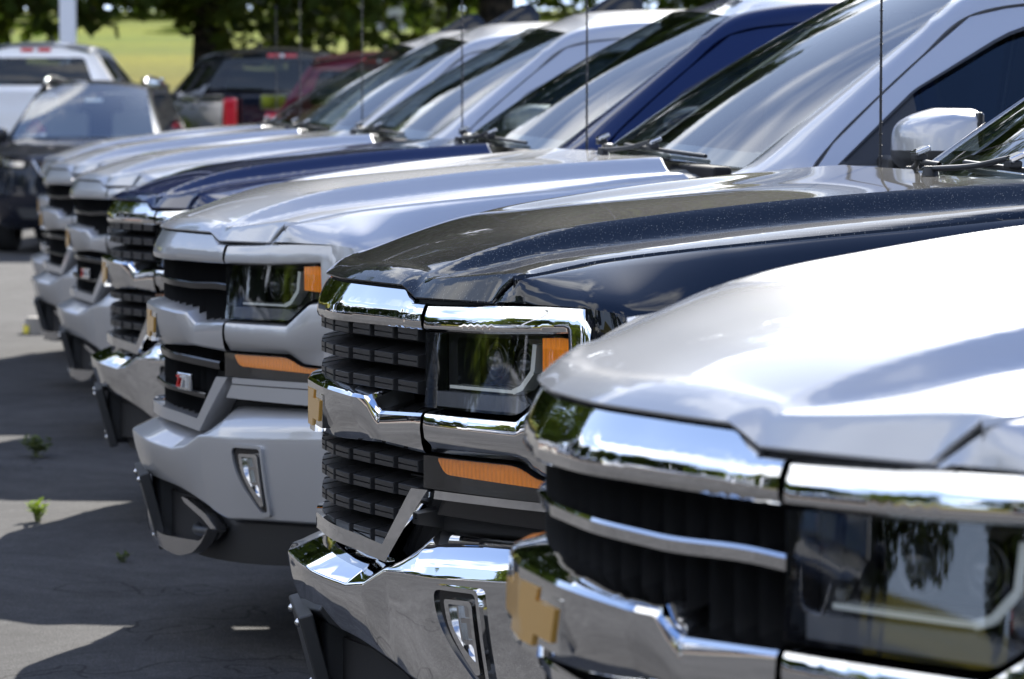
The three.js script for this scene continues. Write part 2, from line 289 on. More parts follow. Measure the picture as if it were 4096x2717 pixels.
const TR = {}; // shared shapes, built once
function shapes() {
  if (TR.hood) return TR;
  TR.hood = hoodGeo((p) => [p[0], p[2]]);
  TR.fender = fenderGeo();
  const zc = []; for (let i = 0; i <= 120; i++) zc.push(lerp(-0.548, 0.548, i / 120));
  // upper bar under the bonnet
  TR.trimMid = strip(zc, (z) => {
    const a = Math.abs(z), yt = a < 0.452 ? 1.1125 : a < 0.503 ? lerp(1.1125, 1.0885, (a - 0.452) / 0.051) : 1.0885 + 0.001, yb = 1.034 + 0.0075 * a / 0.55, h = yt - yb;
    const f = crv([[0, 0.008], [0.004, 0.002], [0.014, -0.001], [0.030, 0.0005], [0.050, 0.0085], [0.080, 0.025]]), r = [[0.07, yb + 0.003]];
    for (let k = 0; k <= 12; k++) { const y = h * Math.pow(k / 12, 1.3); r.push([f(y), yb + y]); }
    r.push([f(h) + 0.004, yt + 0.0015], [0.07, yt + 0.002]);
    return r;
  }, 0.5);
  const trimTop = lin([[0.552, 1.090], [0.70, 1.0965], [0.76, 1.102], [0.98, 1.112], [1.03, 1.112]]);
  TR.trimOut = strip(arcZ(0.556, 0.986, 46), (z) => {
    const yt = trimTop(z) - 0.022 * Math.pow(clamp((z - 0.955) / 0.031), 3), yb = z < 0.945 ? lin([[0.552, 1.0425], [0.75, 1.048], [0.945, 1.060]])(z) : 0.80, h = Math.min(yt - yb, 0.055);
    return [[0.06, yt + 0.001], [0.016, yt], [0.010, yt - 0.003], [0.003, yt - 0.45 * h], [0, yt - 0.8 * h], [0.001, yb + 0.004], [0.006, yb], [0.05, yb + 0.002]];
  });
  // middle bar
  const ridge = lin([[0, 0.914], [0.18, 0.910], [0.338, 0.902], [0.372, 0.876], [0.55, 0.887]]), ro = lin([[0, -0.018], [0.30, -0.014], [0.372, 0.006], [0.55, 0.0]]);
  TR.barMid = strip(zc, (z) => {
    const a = Math.abs(z), yr = ridge(a), o = ro(a), yb = lin([[0, 0.797], [0.36, 0.815], [0.55, 0.811]])(a);
    return [[0.10, yr + 0.022], [0.085, yr + 0.021], [o + 0.008, yr + 0.003], [o + 0.002, yr], [o - 0.002, yr - 0.006], [o * 0.8 - 0.004, lerp(yr, yb, 0.4)], [o * 0.5, lerp(yr, yb, 0.75)], [0.004, yb + 0.006], [0.010, yb], [0.09, yb + 0.002]];
  }, 0.42);
  const lensLow = lin([[0.54, 0.895], [0.82, 0.902], [0.905, 0.962], [0.95, 0.968], [1.03, 0.972]]);
  const sigTop = lin([[0.54, 0.8105], [0.815, 0.818], [0.87, 0.797], [1.03, 0.797]]);
  TR.barOut = strip(arcZ(0.556, 0.99, 56), (z) => {
    const yt = lensLow(z) - 0.006, yb = sigTop(z) + 0.003, k = sstep(0.86, 1.0, z), yc = lerp(0.838, 0.85, k), d = 0.018 * (1 - k);
    return [[0.06, yt + 0.008], [0.012, yt + 0.001], [0.003, yt - 0.003], [0.0, yt - 0.01], [-0.002, lerp(yt, yc, 0.5)], [0.001, yc + 0.004], [0.005, yc - 0.004], [d * 0.7, lerp(yc, yb, 0.7)], [d, yb], [0.06, yb]];
  });
  // head lamp
  const lens = rounded([[0.553, 1.0395], [0.93, 1.0565], [0.955, 1.046], [0.955, 0.972], [0.905, 0.966], [0.822, 0.905], [0.553, 0.8985]], [0, 0.02, 0.02, 0.006, 0.02, 0.02, 0], 4);
  TR.lens = sheet(lens, (z, y, o) => nose(z, y, o + 0.10 * (y - 0.90)), { step: 0.03, off: 0.003 });
  TR.lampBack = join([sheet(lens, noseMap, { step: 0.06, off: 0.115 }), sheet(lens, noseMap, { step: 0.06, off: 0.006, depth: 0.11, open: true })]);
  const inner = rounded([[0.585, 1.03], [0.855, 1.042], [0.855, 0.985], [0.80, 0.948], [0.585, 0.940]], 0.012);
  TR.lampBox = join([sheet([[0.556, 1.037], [0.95, 1.053], [0.95, 0.975], [0.905, 0.968], [0.822, 0.907], [0.556, 0.901]], noseMap, { holes: [inner], step: 0.04, off: 0.055, depth: 0.05 })]);
  const bar = (path, w, o) => { const g = []; for (let i = 0; i < path.length - 1; i++) { const a = path[i], b = path[i + 1], l = Math.hypot(b[0] - a[0], b[1] - a[1]), nx = -(b[1] - a[1]) / l * w / 2, ny = (b[0] - a[0]) / l * w / 2; g.push(sheet([[a[0] + nx, a[1] + ny], [b[0] + nx, b[1] + ny], [b[0] - nx, b[1] - ny], [a[0] - nx, a[1] - ny]], noseMap, { step: 0.04, off: o, depth: 0.03 })); } return join(g); };
  TR.guide = join([bar([[0.60, 0.940], [0.785, 0.944]], 0.006, 0.028), bar([[0.785, 0.944], [0.808, 0.953], [0.836, 0.984], [0.842, 1.034]], 0.010, 0.026)]);
  TR.lampShelf = sheet([[0.572, 0.930], [0.795, 0.936], [0.845, 0.925], [0.82, 0.908], [0.572, 0.902]], noseMap, { step: 0.04, off: 0.018, depth: 0.03, uv: (u, v) => [u * 3, v] });
  TR.amberTop = sheet(rounded([[0.872, 1.048], [0.925, 1.052], [0.948, 1.043], [0.948, 0.985], [0.872, 0.988]], [0, 0.015, 0.015, 0, 0]), noseMap, { step: 0.03, off: 0.016, depth: 0.02, uv: (u, v) => [u * 0.9, v] });
  TR.projectors = [[0.665, 0.988, 0.036], [0.75, 0.990, 0.030]].map(([z, y, r]) => { const [x, , zz] = nose(z, y, 0.09); const a = Math.PI / 2 - 0.42; return [at(new THREE.SphereGeometry(r * 0.74, 24, 16), x + 0.004, y, zz), join([at(new THREE.TorusGeometry(r, 0.005, 10, 32), x, y, zz, 0, -a), at(new THREE.TorusGeometry(r * 0.8, 0.002, 8, 32), x - 0.006, y, zz + 0.003, 0, -a)])]; });
  // turn signal under the bar
  const sig = rounded([[0.545, 0.8075], [0.815, 0.815], [0.868, 0.794], [1.005, 0.794], [1.005, 0.757], [0.545, 0.746]], [0, 0.03, 0.02, 0, 0, 0]);
  TR.sigLens = sheet(sig, noseMap, { step: 0.04, off: 0.006 });
  TR.sigAmber = sheet(rounded([[0.575, 0.805], [0.81, 0.812], [0.862, 0.791], [0.99, 0.790], [0.99, 0.777], [0.85, 0.777], [0.60, 0.776]], [0.01, 0.03, 0.02, 0, 0, 0.02, 0.02]), noseMap, { step: 0.03, off: 0.016, depth: 0.012, uv: (u, v) => [u * 0.9, v] });
  TR.sigBack = join([sheet(sig, noseMap, { step: 0.06, off: 0.05 }), sheet(sig, noseMap, { step: 0.06, off: 0.008, depth: 0.042, open: true })]);
  // lower surround (V shaped frame) and strips beside it
  const vOut = [], vIn = []; // frame outline
  for (let i = 0; i <= 12; i++) { const t = i / 12, z = lerp(0.412, -0.412, t); vOut.push([z, 0.606 - 0.017 * Math.pow(Math.abs(z) / 0.412, 2)]); vIn.push([-z * 0.975, 0.637 - 0.015 * Math.pow(Math.abs(z) / 0.412, 2)]); }
  TR.vee = sheet([[0.517, 0.743], [0.574, 0.745], ...vOut, [-0.574, 0.745], [-0.517, 0.743], ...vIn], noseMap, { step: 0.03, off: -0.004, depth: 0.10 });
  TR.topStrip = sheet([[0.586, 0.745], [1.0, 0.757], [1.0, 0.742], [0.582, 0.729]], noseMap, { step: 0.04, off: 0.004, depth: 0.03 });
  TR.bodyStrip = sheet([[0.580, 0.726], [1.0, 0.739], [1.0, 0.698], [0.553, 0.690]], noseMap, { step: 0.04, off: 0.005, depth: 0.03 });
  TR.slotBack = sheet([[0.40, 0.755], [1.01, 0.76], [1.01, 0.60], [0.36, 0.57]], noseMap, { step: 0.06, off: 0.06 });
  TR.slotPanel = sheet([[0.580, 0.728], [1.0, 0.741], [1.0, 0.705], [0.560, 0.696]], noseMap, { step: 0.06, off: 0.026, depth: 0.02 });
  // bumper
  const top = lin([[0, 0.604], [0.40, 0.587], [0.44, 0.594], [0.535, 0.662], [0.575, 0.668], [0.9, 0.686], [1.02, 0.690]]);
  const lip = lin([[0, 0.557], [0.166, 0.550], [0.25, 0.540], [0.32, 0.535], [0.38, 0.545], [0.435, 0.578], [0.50, 0.583], [0.60, 0.587], [0.95, 0.618], [1.03, 0.622]]);
  const topO = lin([[0, 0.055], [0.40, 0.05], [0.45, 0.045], [0.55, 0.050], [0.98, 0.040], [1.03, 0.03]]), lipO = lin([[0, -0.062], [0.2, -0.058], [0.38, -0.034], [0.44, -0.016], [0.6, -0.012], [1.03, -0.006]]);
  const botY = crv([[0, 0.440], [0.15, 0.436], [0.30, 0.425], [0.42, 0.398], [0.50, 0.376], [0.56, 0.367], [0.62, 0.372], [0.72, 0.380], [1.03, 0.40]]), botO = lin([[0, -0.03], [0.3, -0.012], [0.45, 0.004], [1.03, 0.012]]);
  const face = (a, y) => { const yl = Math.min(lip(a), top(a) - 0.004), yb = botY(a); return lerp(lipO(a), botO(a), Math.pow(clamp((yl - y) / (yl - yb)), 1.6)); };
  TR.bumper = strip(arcZ(-1.022, 1.022, 440), (z) => {
    const a = Math.abs(z), yt = top(a), yl = Math.min(lip(a), yt - 0.004), yb = botY(a), ot = topO(a), ol = lipO(a), ob = botO(a), r = [[ot + 0.05, yt - 0.012], [ot + 0.012, yt - 0.002], [ot, yt - 0.001]];
    for (let k = 1; k <= 5; k++) { const t = k / 6; r.push([lerp(ot, ol, t) - 0.010 * Math.sin(t * Math.PI) * sstep(0.36, 0.5, a), lerp(yt, yl, t) + 0.004 * Math.sin(t * Math.PI)]); }
    r.push([ol + 0.003, yl + 0.004], [ol, yl], [ol + 0.0005, yl - 0.006]);
    for (let k = 1; k <= 60; k++) { const t = k / 60, y = lerp(yl - 0.008, yb + 0.006, t); r.push([face(a, y), y]); }
    r.push([ob + 0.004, yb + 0.001], [ob + 0.015, yb], [ob + 0.06, yb + 0.002]);
    return r;
  }, 4);
  const fogO = (z, y, o) => nose(z, y, o + face(z, y));
  const fogOut = rounded([[0.614, 0.566], [0.735, 0.572], [0.750, 0.408], [0.722, 0.404], [0.650, 0.470], [0.622, 0.515]], [0.02, 0.012, 0.008, 0.01, 0.03, 0.03]);
  const fogMid = rounded([[0.652, 0.553], [0.730, 0.558], [0.742, 0.424], [0.730, 0.420], [0.690, 0.462], [0.660, 0.505]], [0.008, 0.010, 0.006, 0.008, 0.03, 0.03]);
  const fogIn = rounded([[0.665, 0.545], [0.722, 0.549], [0.733, 0.444], [0.700, 0.470], [0.672, 0.506]], [0.004, 0.008, 0.006, 0.02, 0.02]);
  TR.fogBezel = sheet(fogOut, fogO, { step: 0.03, off: -0.003, depth: 0.02 });
  TR.fogRim = sheet(rounded([[0.600, 0.574], [0.742, 0.580], [0.760, 0.398], [0.718, 0.392], [0.638, 0.462], [0.608, 0.515]], [0.02, 0.012, 0.008, 0.01, 0.03, 0.03]), fogO, { holes: [fogOut], step: 0.03, off: -0.009, depth: 0.02 });
  TR.fogFrame = sheet(fogMid, fogO, { holes: [fogIn], step: 0.03, off: -0.014, depth: 0.014 });
  TR.fogLens = join([sheet(fogIn, fogO, { step: 0.03, off: -0.005 }), sheet([[0.686, 0.545], [0.690, 0.545], [0.700, 0.47], [0.696, 0.47]], fogO, { off: -0.012, depth: 0.008 }), sheet([[0.69, 0.522], [0.724, 0.526], [0.724, 0.518], [0.69, 0.512]], fogO, { off: -0.011, depth: 0.006 }), sheet([[0.695, 0.482], [0.728, 0.486], [0.728, 0.478], [0.695, 0.473]], fogO, { off: -0.011, depth: 0.006 })]);
  // under the bumper
  const vb = crv([[0, 0.245], [0.3, 0.235], [0.6, 0.25], [1.03, 0.30]]);
  TR.valance = strip(arcZ(-1.015, 1.015, 60), (z) => { const a = Math.abs(z), yb = vb(a); return [[0.05, botY(a) + 0.012], [0.035, botY(a) - 0.01], [0.045, lerp(0.38, yb, 0.5)], [0.06, yb], [0.12, yb - 0.005]]; });
  TR.darkHole = sheet(rounded([[0.06, 0.400], [0.30, 0.402], [0.44, 0.375], [0.505, 0.335], [0.45, 0.296], [0.10, 0.275]], 0.02), noseMap, { step: 0.04, off: 0.028, depth: 0.01 });
  const bez = rounded([[0.02, 0.372], [0.05, 0.366], [0.10, 0.300], [0.20, 0.287], [0.455, 0.300], [0.505, 0.338], [0.46, 0.296], [0.40, 0.262], [0.30, 0.240], [0.05, 0.262]], [0.01, 0.01, 0.03, 0.05, 0.02, 0, 0.02, 0.02, 0.04, 0.03]);
  TR.hookBezel = sheet(bez, (z, y, o) => nose(z, y, o - 0.03 + 0.1 * (0.37 - y)), { step: 0.03, depth: 0.035 });
  TR.hookArc = sheet(rounded([[0.30, 0.402], [0.34, 0.399], [0.45, 0.372], [0.515, 0.337], [0.505, 0.325], [0.43, 0.358], [0.32, 0.388]], 0.01), (z, y, o) => nose(z, y, o - 0.006), { step: 0.03, depth: 0.03 });
  TR.hook = tube([[nose(0.33, 0, 0)[0] + 0.16, 0.325, 0.33], [nose(0.33, 0, 0)[0] + 0.05, 0.322, 0.30], [nose(0.36, 0, 0)[0] + 0.012, 0.32, 0.37], [nose(0.33, 0, 0)[0] + 0.05, 0.322, 0.44], [nose(0.33, 0, 0)[0] + 0.16, 0.325, 0.42]], 0.014, 30, 8);
  TR.bracket = [box(0.030, 0.215, 0.31, -0.085, 0.345, 0, 0.005, 0, 0, 0.26), box(0.10, 0.19, 0.24, -0.030, 0.345, 0, 0.02)];
  TR.bolts = [0.10, -0.10].flatMap((z) => [0.085, -0.075].map((d) => at(new THREE.SphereGeometry(0.009, 10, 8), -0.085 - 0.0155 - d * 0.257, 0.345 + d * 0.966, z)));
  // grilles: black backing and the two patterns
  TR.grilleBack = sheet([[-0.56, 1.05], [0.56, 1.05], [0.56, 0.60], [-0.56, 0.60]], noseMap, { step: 0.08, off: 0.135 });
  TR.endPlates = [0.548, -0.548].map((z) => sheet([[0.06, 1.045], [0.13, 1.045], [0.13, 0.74], [0.06, 0.74]], (o, y) => nose(z, y, o), {}));
  const hex = []; { // blocks that taper from the back to a grooved front face, in columns
    const p = 0.0965, q = 0.0496, fw = 0.037, fh = 0.0096, o0 = 0.008, o1 = 0.085;
    const block = (z, y) => {
      const f = nose, ring = (w, h, o, k = 1) => [[-w, -h], [w, -h], [w, h], [-w, h], [-w, -h]].map(([a, b]) => f(z + a, y + b * k, o));
      hex.push(loft([ring(p / 2, q / 2, o1), ring(fw + 0.001, fh + 0.001, o0 + 0.0015), ring(fw, fh, o0)], 0.2));
      const g = 0.0013, face = (y0, y1, o) => loft([[f(z - fw, y0, o), f(z, y0, o), f(z + fw, y0, o)], [f(z - fw, y1, o), f(z, y1, o), f(z + fw, y1, o)]], 0.2);
      hex.push(face(y - fh, y - g, o0), face(y + g, y + fh, o0), face(y - g, y + g, o0 + 0.006), loft([[f(z - fw, y - g, o0), f(z + fw, y - g, o0)], [f(z - fw, y - g, o0 + 0.006), f(z + fw, y - g, o0 + 0.006)]], 0.2));
    };
    for (let i = -6; i <= 6; i++) for (let j = 0; j < 9; j++) {
      const z = i * p, y = 0.628 + j * q + 0.004 * Math.abs(i) * 0.3;
      if ((y < 1.05 && y > 0.885 && Math.abs(z) < 0.56) || (y < 0.815 && Math.abs(z) < 0.555 - 0.13 * clamp((0.742 - y) / 0.13))) block(z, y);
    }
  }
  TR.hex = join(hex);
  TR.fins = (() => { const g = []; for (let i = -12; i <= 12; i++) { const z = i * 0.044; g.push(sheet([[0.028, 1.042], [0.12, 1.042], [0.12, 0.885], [0.028, 0.885]], (o, y) => nose(z, y, o), {})); if (Math.abs(z) < 0.46) g.push(sheet([[0.028, 0.815], [0.12, 0.815], [0.12, 0.62], [0.028, 0.62]], (o, y) => nose(z * 0.9, y, o), {})); } return join(g); })();
  const cross = (y0, z1, h, o0, arch) => strip(zc.filter((z) => Math.abs(z) <= z1), (z) => { const a = Math.abs(z) / z1, y = y0 + arch(Math.abs(z)); return [[0.11, y + h * 0.6], [o0 + 0.02, y + h / 2], [o0 + 0.003, y + h * 0.46], [o0, y + h * 0.3], [o0 + 0.002, y - h * 0.35], [o0 + 0.008, y - h / 2], [0.11, y - h / 2]]; }, 0.5);
  TR.barUp = cross(0.962, 0.548, 0.022, 0.018, (a) => 0.014 - 0.05 * a * a * 0.6 + 0.010 * sstep(0.3, 0.5, a));
  TR.barLow1 = cross(0.766, 0.50, 0.026, 0.016, (a) => 0.012 - 0.02 * a);
  TR.barLow2 = cross(0.690, 0.43, 0.018, 0.006, (a) => 0.006 - 0.03 * a);
  // emblem: gold cross bar with slanted ends in a bright frame
  const bow = (k) => [[-0.150 - k, -0.021 - k], [-0.072 - k, -0.021 - k], [-0.084 - k, -0.037 - k], [0.052 + k, -0.037 - k], [0.062 + k, -0.021 - k], [0.136 + 2 * k, -0.021 - k], [0.152 + k, 0.021 + k], [0.073 + k, 0.021 + k], [0.084 + k, 0.037 + k], [-0.052 - k, 0.037 + k], [-0.062 - k, 0.021 + k], [-0.136 - 2 * k, 0.021 + k]];
  const bowMap = (z, y, o) => [F(z * 0.85) + o, 0.856 + y, z];
  TR.emblem = sheet(bow(0), bowMap, { step: 0.03, off: -0.020, depth: 0.02 });
  TR.emblemFrame = join([sheet(bow(0.012), bowMap, { holes: [bow(0.001)], step: 0.03, off: -0.016, depth: 0.03 }), sheet(bow(0.006), bowMap, { step: 0.03, off: -0.010 })]);
  // cabin
  const wsLow = (s) => [1.205 + 0.215 * s * s, 1.318 - 0.024 * s * s, 0.797 * s], wsTop = (s) => [1.985 + 0.077 * s * s, 1.790 - 0.033 * s * s, 0.612 * s];
  const ws = (s, t) => { const a = wsLow(s), b = wsTop(s), k = Math.sin(t * Math.PI) * 0.020 * (1 - s * s); return [lerp(a[0], b[0], t) - k * 0.6, lerp(a[1], b[1], t) + k, lerp(a[2], b[2], t)]; };
  TR.wsPoint = ws;
  const rowsWs = (t0, t1, s0, s1, o = 0) => { const r = []; for (let i = 0; i <= 30; i++) { const t = lerp(t0, t1, i / 30), c = []; for (let j = 0; j <= 40; j++) { const p = ws(lerp(s0, s1, j / 40), t); c.push([p[0] + o, p[1] - o * 0.8, p[2]]); } r.push(c); } return r; };
  TR.windscreen = loft(rowsWs(0, 1, -1, 1), 4);
  const fritIn = (k) => rowsWs(0, 0.085, -0.995, 0.995, 0.006);
  TR.frit = join([loft(fritIn(), 4), loft(rowsWs(0.96, 1, -0.99, 0.99, 0.006), 4), loft(rowsWs(0.08, 0.97, 0.972, 1, 0.006), 4), loft(rowsWs(0.08, 0.97, -1, -0.972, 0.006), 4)]);
  TR.cowl = loft([-1, -0.9, -0.75, -0.5, -0.25, 0, 0.25, 0.5, 0.75, 0.9, 1].map((s) => { const a = wsLow(s); const y = 1.27 - 0.02 * s * s, xr = 1.275 - 0.08 * s * s; return [[xr - 0.06, y, 0.82 * s], [xr + 0.01, y + 0.012, 0.82 * s], [Math.max(a[0] + 0.01, xr + 0.03), a[1] - 0.012, a[2] * 1.01], [Math.max(a[0] + 0.03, xr + 0.05), a[1] + 0.004, a[2]]]; }), 0.6);
  // pillar from the windscreen edge to the door gap, going on as the roof rail
  const A = [[1.26, 1.245, 0.86], [1.42, 1.294, 0.797], [1.58, 1.409, 0.751], [1.741, 1.5255, 0.7045], [1.90, 1.640, 0.659], [2.062, 1.757, 0.612], [2.25, 1.800, 0.610], [2.8, 1.815, 0.62], [3.5, 1.812, 0.62], [3.98, 1.775, 0.60]];
  const B = [[1.535, 1.150, 1.004], [1.545, 1.275, 0.985], [1.62, 1.361, 0.927], [1.757, 1.476, 0.851], [1.89, 1.580, 0.782], [2.045, 1.694, 0.712], [2.33, 1.738, 0.682], [2.8, 1.752, 0.676], [3.5, 1.748, 0.676], [3.98, 1.715, 0.67]];
  const ca = new THREE.CatmullRomCurve3(A.map((p) => new THREE.Vector3(...p))), cb = new THREE.CatmullRomCurve3(B.map((p) => new THREE.Vector3(...p)));
  const rail = []; for (let i = 0; i <= 90; i++) { const t = i / 90, a = ca.getPoint(t), b = cb.getPoint(t), r = []; for (let j = 0; j <= 10; j++) { const s = j / 10, k = Math.sin(s * Math.PI) * 0.020; r.push([lerp(a.x, b.x, s) - k * 0.5 * (t < 0.5 ? 1 : 0), lerp(a.y, b.y, s) + k * 0.8, lerp(a.z, b.z, s) + k * 0.7]); } r.push([b.x + 0.012, b.y - 0.012, b.z - 0.03]); rail.push(r); }
  TR.rail = loft(rail, 0.9);
  const roofEdge = new THREE.CatmullRomCurve3(A.slice(5).map((p) => new THREE.Vector3(...p)));
  const roof = []; for (let i = 0; i <= 40; i++) { const e = roofEdge.getPoint(i / 40), r = []; for (let j = -16; j <= 16; j++) { const s = j / 16, w = wsTop(s); const t = sstep(0, 0.16, i / 40); r.push([i === 0 ? w[0] : lerp(e.x - 0.07 * (1 - s * s) * (1 - t), e.x, t), e.y + (0.030 + 0.030 * t) * (1 - s * s) + (i === 0 ? 0.001 : 0), e.z * s]); } roof.push(r); }
  TR.roof = loft(roof, 0.8);
  // doors
  const dFront = [[1.552, 0.46], [1.551, 1.275], [1.624, 1.358], [1.762, 1.473], [1.895, 1.577], [2.049, 1.690], [2.15, 1.712], [2.33, 1.734], [2.66, 1.744], [2.69, 1.30], [2.69, 0.46]], wFront = rounded([[1.625, 1.304], [1.86, 1.497], [2.19, 1.676], [2.60, 1.692], [2.62, 1.304]], [0.0, 0.02, 0.10, 0.03, 0.02]);
  const dRear = [[2.70, 0.46], [2.70, 1.30], [2.672, 1.744], [3.45, 1.742], [3.70, 1.62], [3.76, 1.30], [3.72, 1.0], [3.62, 0.86], [3.50, 0.46]], wRear = rounded([[2.745, 1.304], [2.735, 1.692], [3.40, 1.690], [3.60, 1.60], [3.66, 1.304]], [0.02, 0.03, 0.10, 0.06, 0.02]);
  TR.doorFront = sheet(dFront, sideMap, { holes: [wFront], step: 0.09, depth: 0.05 });
  TR.doorRear = sheet(dRear, sideMap, { holes: [wRear], step: 0.09, depth: 0.05 });
  TR.sail = sheet([[1.632, 1.306], [1.858, 1.492], [1.868, 1.306]], sideMap, { step: 0.06, off: 0.006, depth: 0.02 });
  TR.winFront = sheet([[1.868, 1.30], [1.860, 1.50], [2.19, 1.68], [2.62, 1.698], [2.63, 1.30]], sideMap, { step: 0.09, off: 0.018 });
  TR.winRear = sheet([[2.735, 1.30], [2.73, 1.698], [3.42, 1.696], [3.62, 1.60], [3.67, 1.30]], sideMap, { step: 0.09, off: 0.018 });
  TR.winSeal = [sheet([...wFront.map((p) => p)], sideMap, { holes: [wFront.map(([x, y]) => [lerp(2.2, x, 0.972), lerp(1.48, y, 0.95)])], step: 0.08, off: -0.003, depth: 0.02 }), sheet(wRear, sideMap, { holes: [wRear.map(([x, y]) => [lerp(3.15, x, 0.972), lerp(1.48, y, 0.95)])], step: 0.08, off: -0.003, depth: 0.02 })];
  TR.handle = [box(0.17, 0.028, 0.03, 2.55, 1.15, 1.028, 0.012), box(0.17, 0.028, 0.03, 3.52, 1.15, 1.028, 0.012)];
  const arch2 = []; for (let i = 0; i <= 18; i++) { const a = Math.PI * i / 18; arch2.push([4.52 - 0.475 * Math.cos(a), 0.44 + 0.475 * Math.sin(a)]); }
  TR.bedSide = join([sheet([[4.03, 1.285], [4.03, 0.46], ...arch2.map((p) => [p[0], p[1]]), [5.66, 0.52], [5.72, 0.60], [5.74, 1.285]], sideMap, { step: 0.12, depth: 0.07 }), box(1.70, 0.02, 0.10, 4.885, 1.292, 0.955, 0.008)]);
  TR.quarter = sheet([[3.51, 0.46], [3.63, 0.86], [3.73, 1.0], [3.77, 1.30], [3.71, 1.62], [3.46, 1.742], [3.98, 1.715], [4.01, 1.30], [4.01, 0.46]], sideMap, { step: 0.12, depth: 0.05 });
  TR.cabBack = sheet([[-0.98, 0.5], [0.98, 0.5], [0.99, 1.28], [0.67, 1.715], [0.30, 1.80], [-0.30, 1.80], [-0.67, 1.715], [-0.99, 1.28]], (z, y, o) => [4.0 - o - 0.02 * (z / 0.9) ** 2 - 0.05 * sstep(1.3, 1.8, y), y, z], { holes: [rounded([[-0.70, 1.34], [0.70, 1.34], [0.585, 1.675], [-0.585, 1.675]], 0.05)], step: 0.1, depth: 0.05 });
  TR.winBack = sheet([[-0.72, 1.32], [0.72, 1.32], [0.60, 1.69], [-0.60, 1.69]], (z, y, o) => [3.985 - 0.02 * (z / 0.9) ** 2 - 0.05 * sstep(1.3, 1.8, y), y, z], { step: 0.1 });
  TR.brakeHigh = [box(0.03, 0.045, 0.15, 3.955, 1.765, 0.105, 0.01), box(0.03, 0.045, 0.15, 3.955, 1.765, -0.105, 0.01)];
  TR.cargoLamp = box(0.03, 0.04, 0.055, 3.957, 1.765, 0, 0.01);
  TR.bedBox = [box(1.68, 0.03, 1.72, 4.88, 0.80, 0, 0.01), box(0.05, 0.48, 1.80, 4.055, 1.04, 0, 0.01)];
  TR.tailgate = box(0.07, 0.56, 1.62, 5.715, 1.01, 0, 0.025);
  TR.tail = box(0.11, 0.40, 0.16, 5.705, 1.06, 0.925, 0.03);
  TR.rearBumper = box(0.20, 0.20, 1.96, 5.80, 0.58, 0, 0.05);
  TR.rocker = box(2.1, 0.14, 0.10, 2.60, 0.44, 0.945, 0.03);
  TR.floor = [box(3.0, 0.10, 1.80, 2.5, 0.52, 0, 0.03), box(1.0, 0.55, 1.50, 0.85, 0.78, 0, 0.1), box(0.05, 0.9, 1.9, 1.33, 0.85, 0, 0.01), box(1.6, 0.16, 1.2, 4.8, 0.60, 0, 0.03)];
  // inside
  TR.dash = loft([-1, -0.6, 0, 0.6, 1].map((s) => [[1.34 + 0.12 * s * s, 1.285, 0.80 * s], [1.55, 1.30, 0.80 * s], [1.80, 1.31, 0.80 * s], [1.93, 1.285, 0.80 * s], [1.95, 1.15, 0.80 * s], [1.85, 0.9, 0.8 * s]]), 0.7);
  TR.seat = join([box(0.50, 0.16, 0.52, 2.50, 0.98, 0, 0.06), box(0.16, 0.66, 0.52, 2.80, 1.28, 0, 0.06, 0, 0, -0.18), box(0.10, 0.18, 0.26, 2.87, 1.66, 0, 0.045, 0, 0, -0.1)]);
  TR.bench = join([box(0.50, 0.18, 1.5, 3.45, 0.98, 0, 0.06), box(0.14, 0.62, 1.5, 3.78, 1.28, 0, 0.06, 0, 0, -0.15)]);
  TR.wheelInside = at(new THREE.TorusGeometry(0.19, 0.016, 8, 32), 2.10, 1.22, 0.40, 0, Math.PI / 2, 0.5);
  TR.insideMirror = box(0.03, 0.07, 0.24, 2.06, 1.685, 0, 0.02);
  // outside mirror
  const mc = []; for (let i = 0; i <= 12; i++) { const t = i / 12, w = Math.sin(Math.min(1, 0.25 + t * 0.9) * Math.PI * 0.5); mc.push(t); }
  const mir = (u, v) => { const a = (u - 0.5) * Math.PI, e = 0.62; return [1.86 - 0.175 * Math.pow(Math.max(0, Math.cos(a)), e), v, 1.18 + 0.155 * Math.sin(a)]; };
  const capRows = []; for (let j = 0; j <= 14; j++) { const t = j / 14, y = lerp(1.345, 1.450, t), k = 1 - 0.60 * Math.pow(t, 4.5), r = []; for (let i = 0; i <= 28; i++) { const p = mir(i / 28, y); r.push([1.89 + (p[0] - 1.86) * k, y - 0.035 * Math.pow(Math.abs(i / 28 - 0.5) * 2, 2) * t, 1.185 + (p[2] - 1.18) * (1 - 0.12 * t)]); } capRows.push(r); }
  capRows.push(capRows[14].map(([x, y, z]) => [1.905, y - 0.001, z]));
  TR.mirrorCap = loft(capRows, 0.9);
  const lowRows = []; for (let j = 0; j <= 8; j++) { const t = j / 8, y = lerp(1.346, 1.275, t), k = 1 - 0.5 * Math.pow(t, 3), r = []; for (let i = 0; i <= 28; i++) { const p = mir(i / 28, y); r.push([1.89 + (p[0] - 1.86) * k, y, 1.185 + (p[2] - 1.18)]); } lowRows.push(r); }
  lowRows.push(lowRows[8].map(([x, y, z]) => [1.905, y, z]));
  TR.mirrorLow = join([loft(lowRows, 0.9), box(0.14, 0.05, 0.14, 1.80, 1.305, 1.02, 0.015), box(0.012, 0.16, 0.29, 1.898, 1.36, 1.185, 0.004)]);
  TR.mirrorGlass = box(0.006, 0.15, 0.26, 1.907, 1.362, 1.185, 0.002);
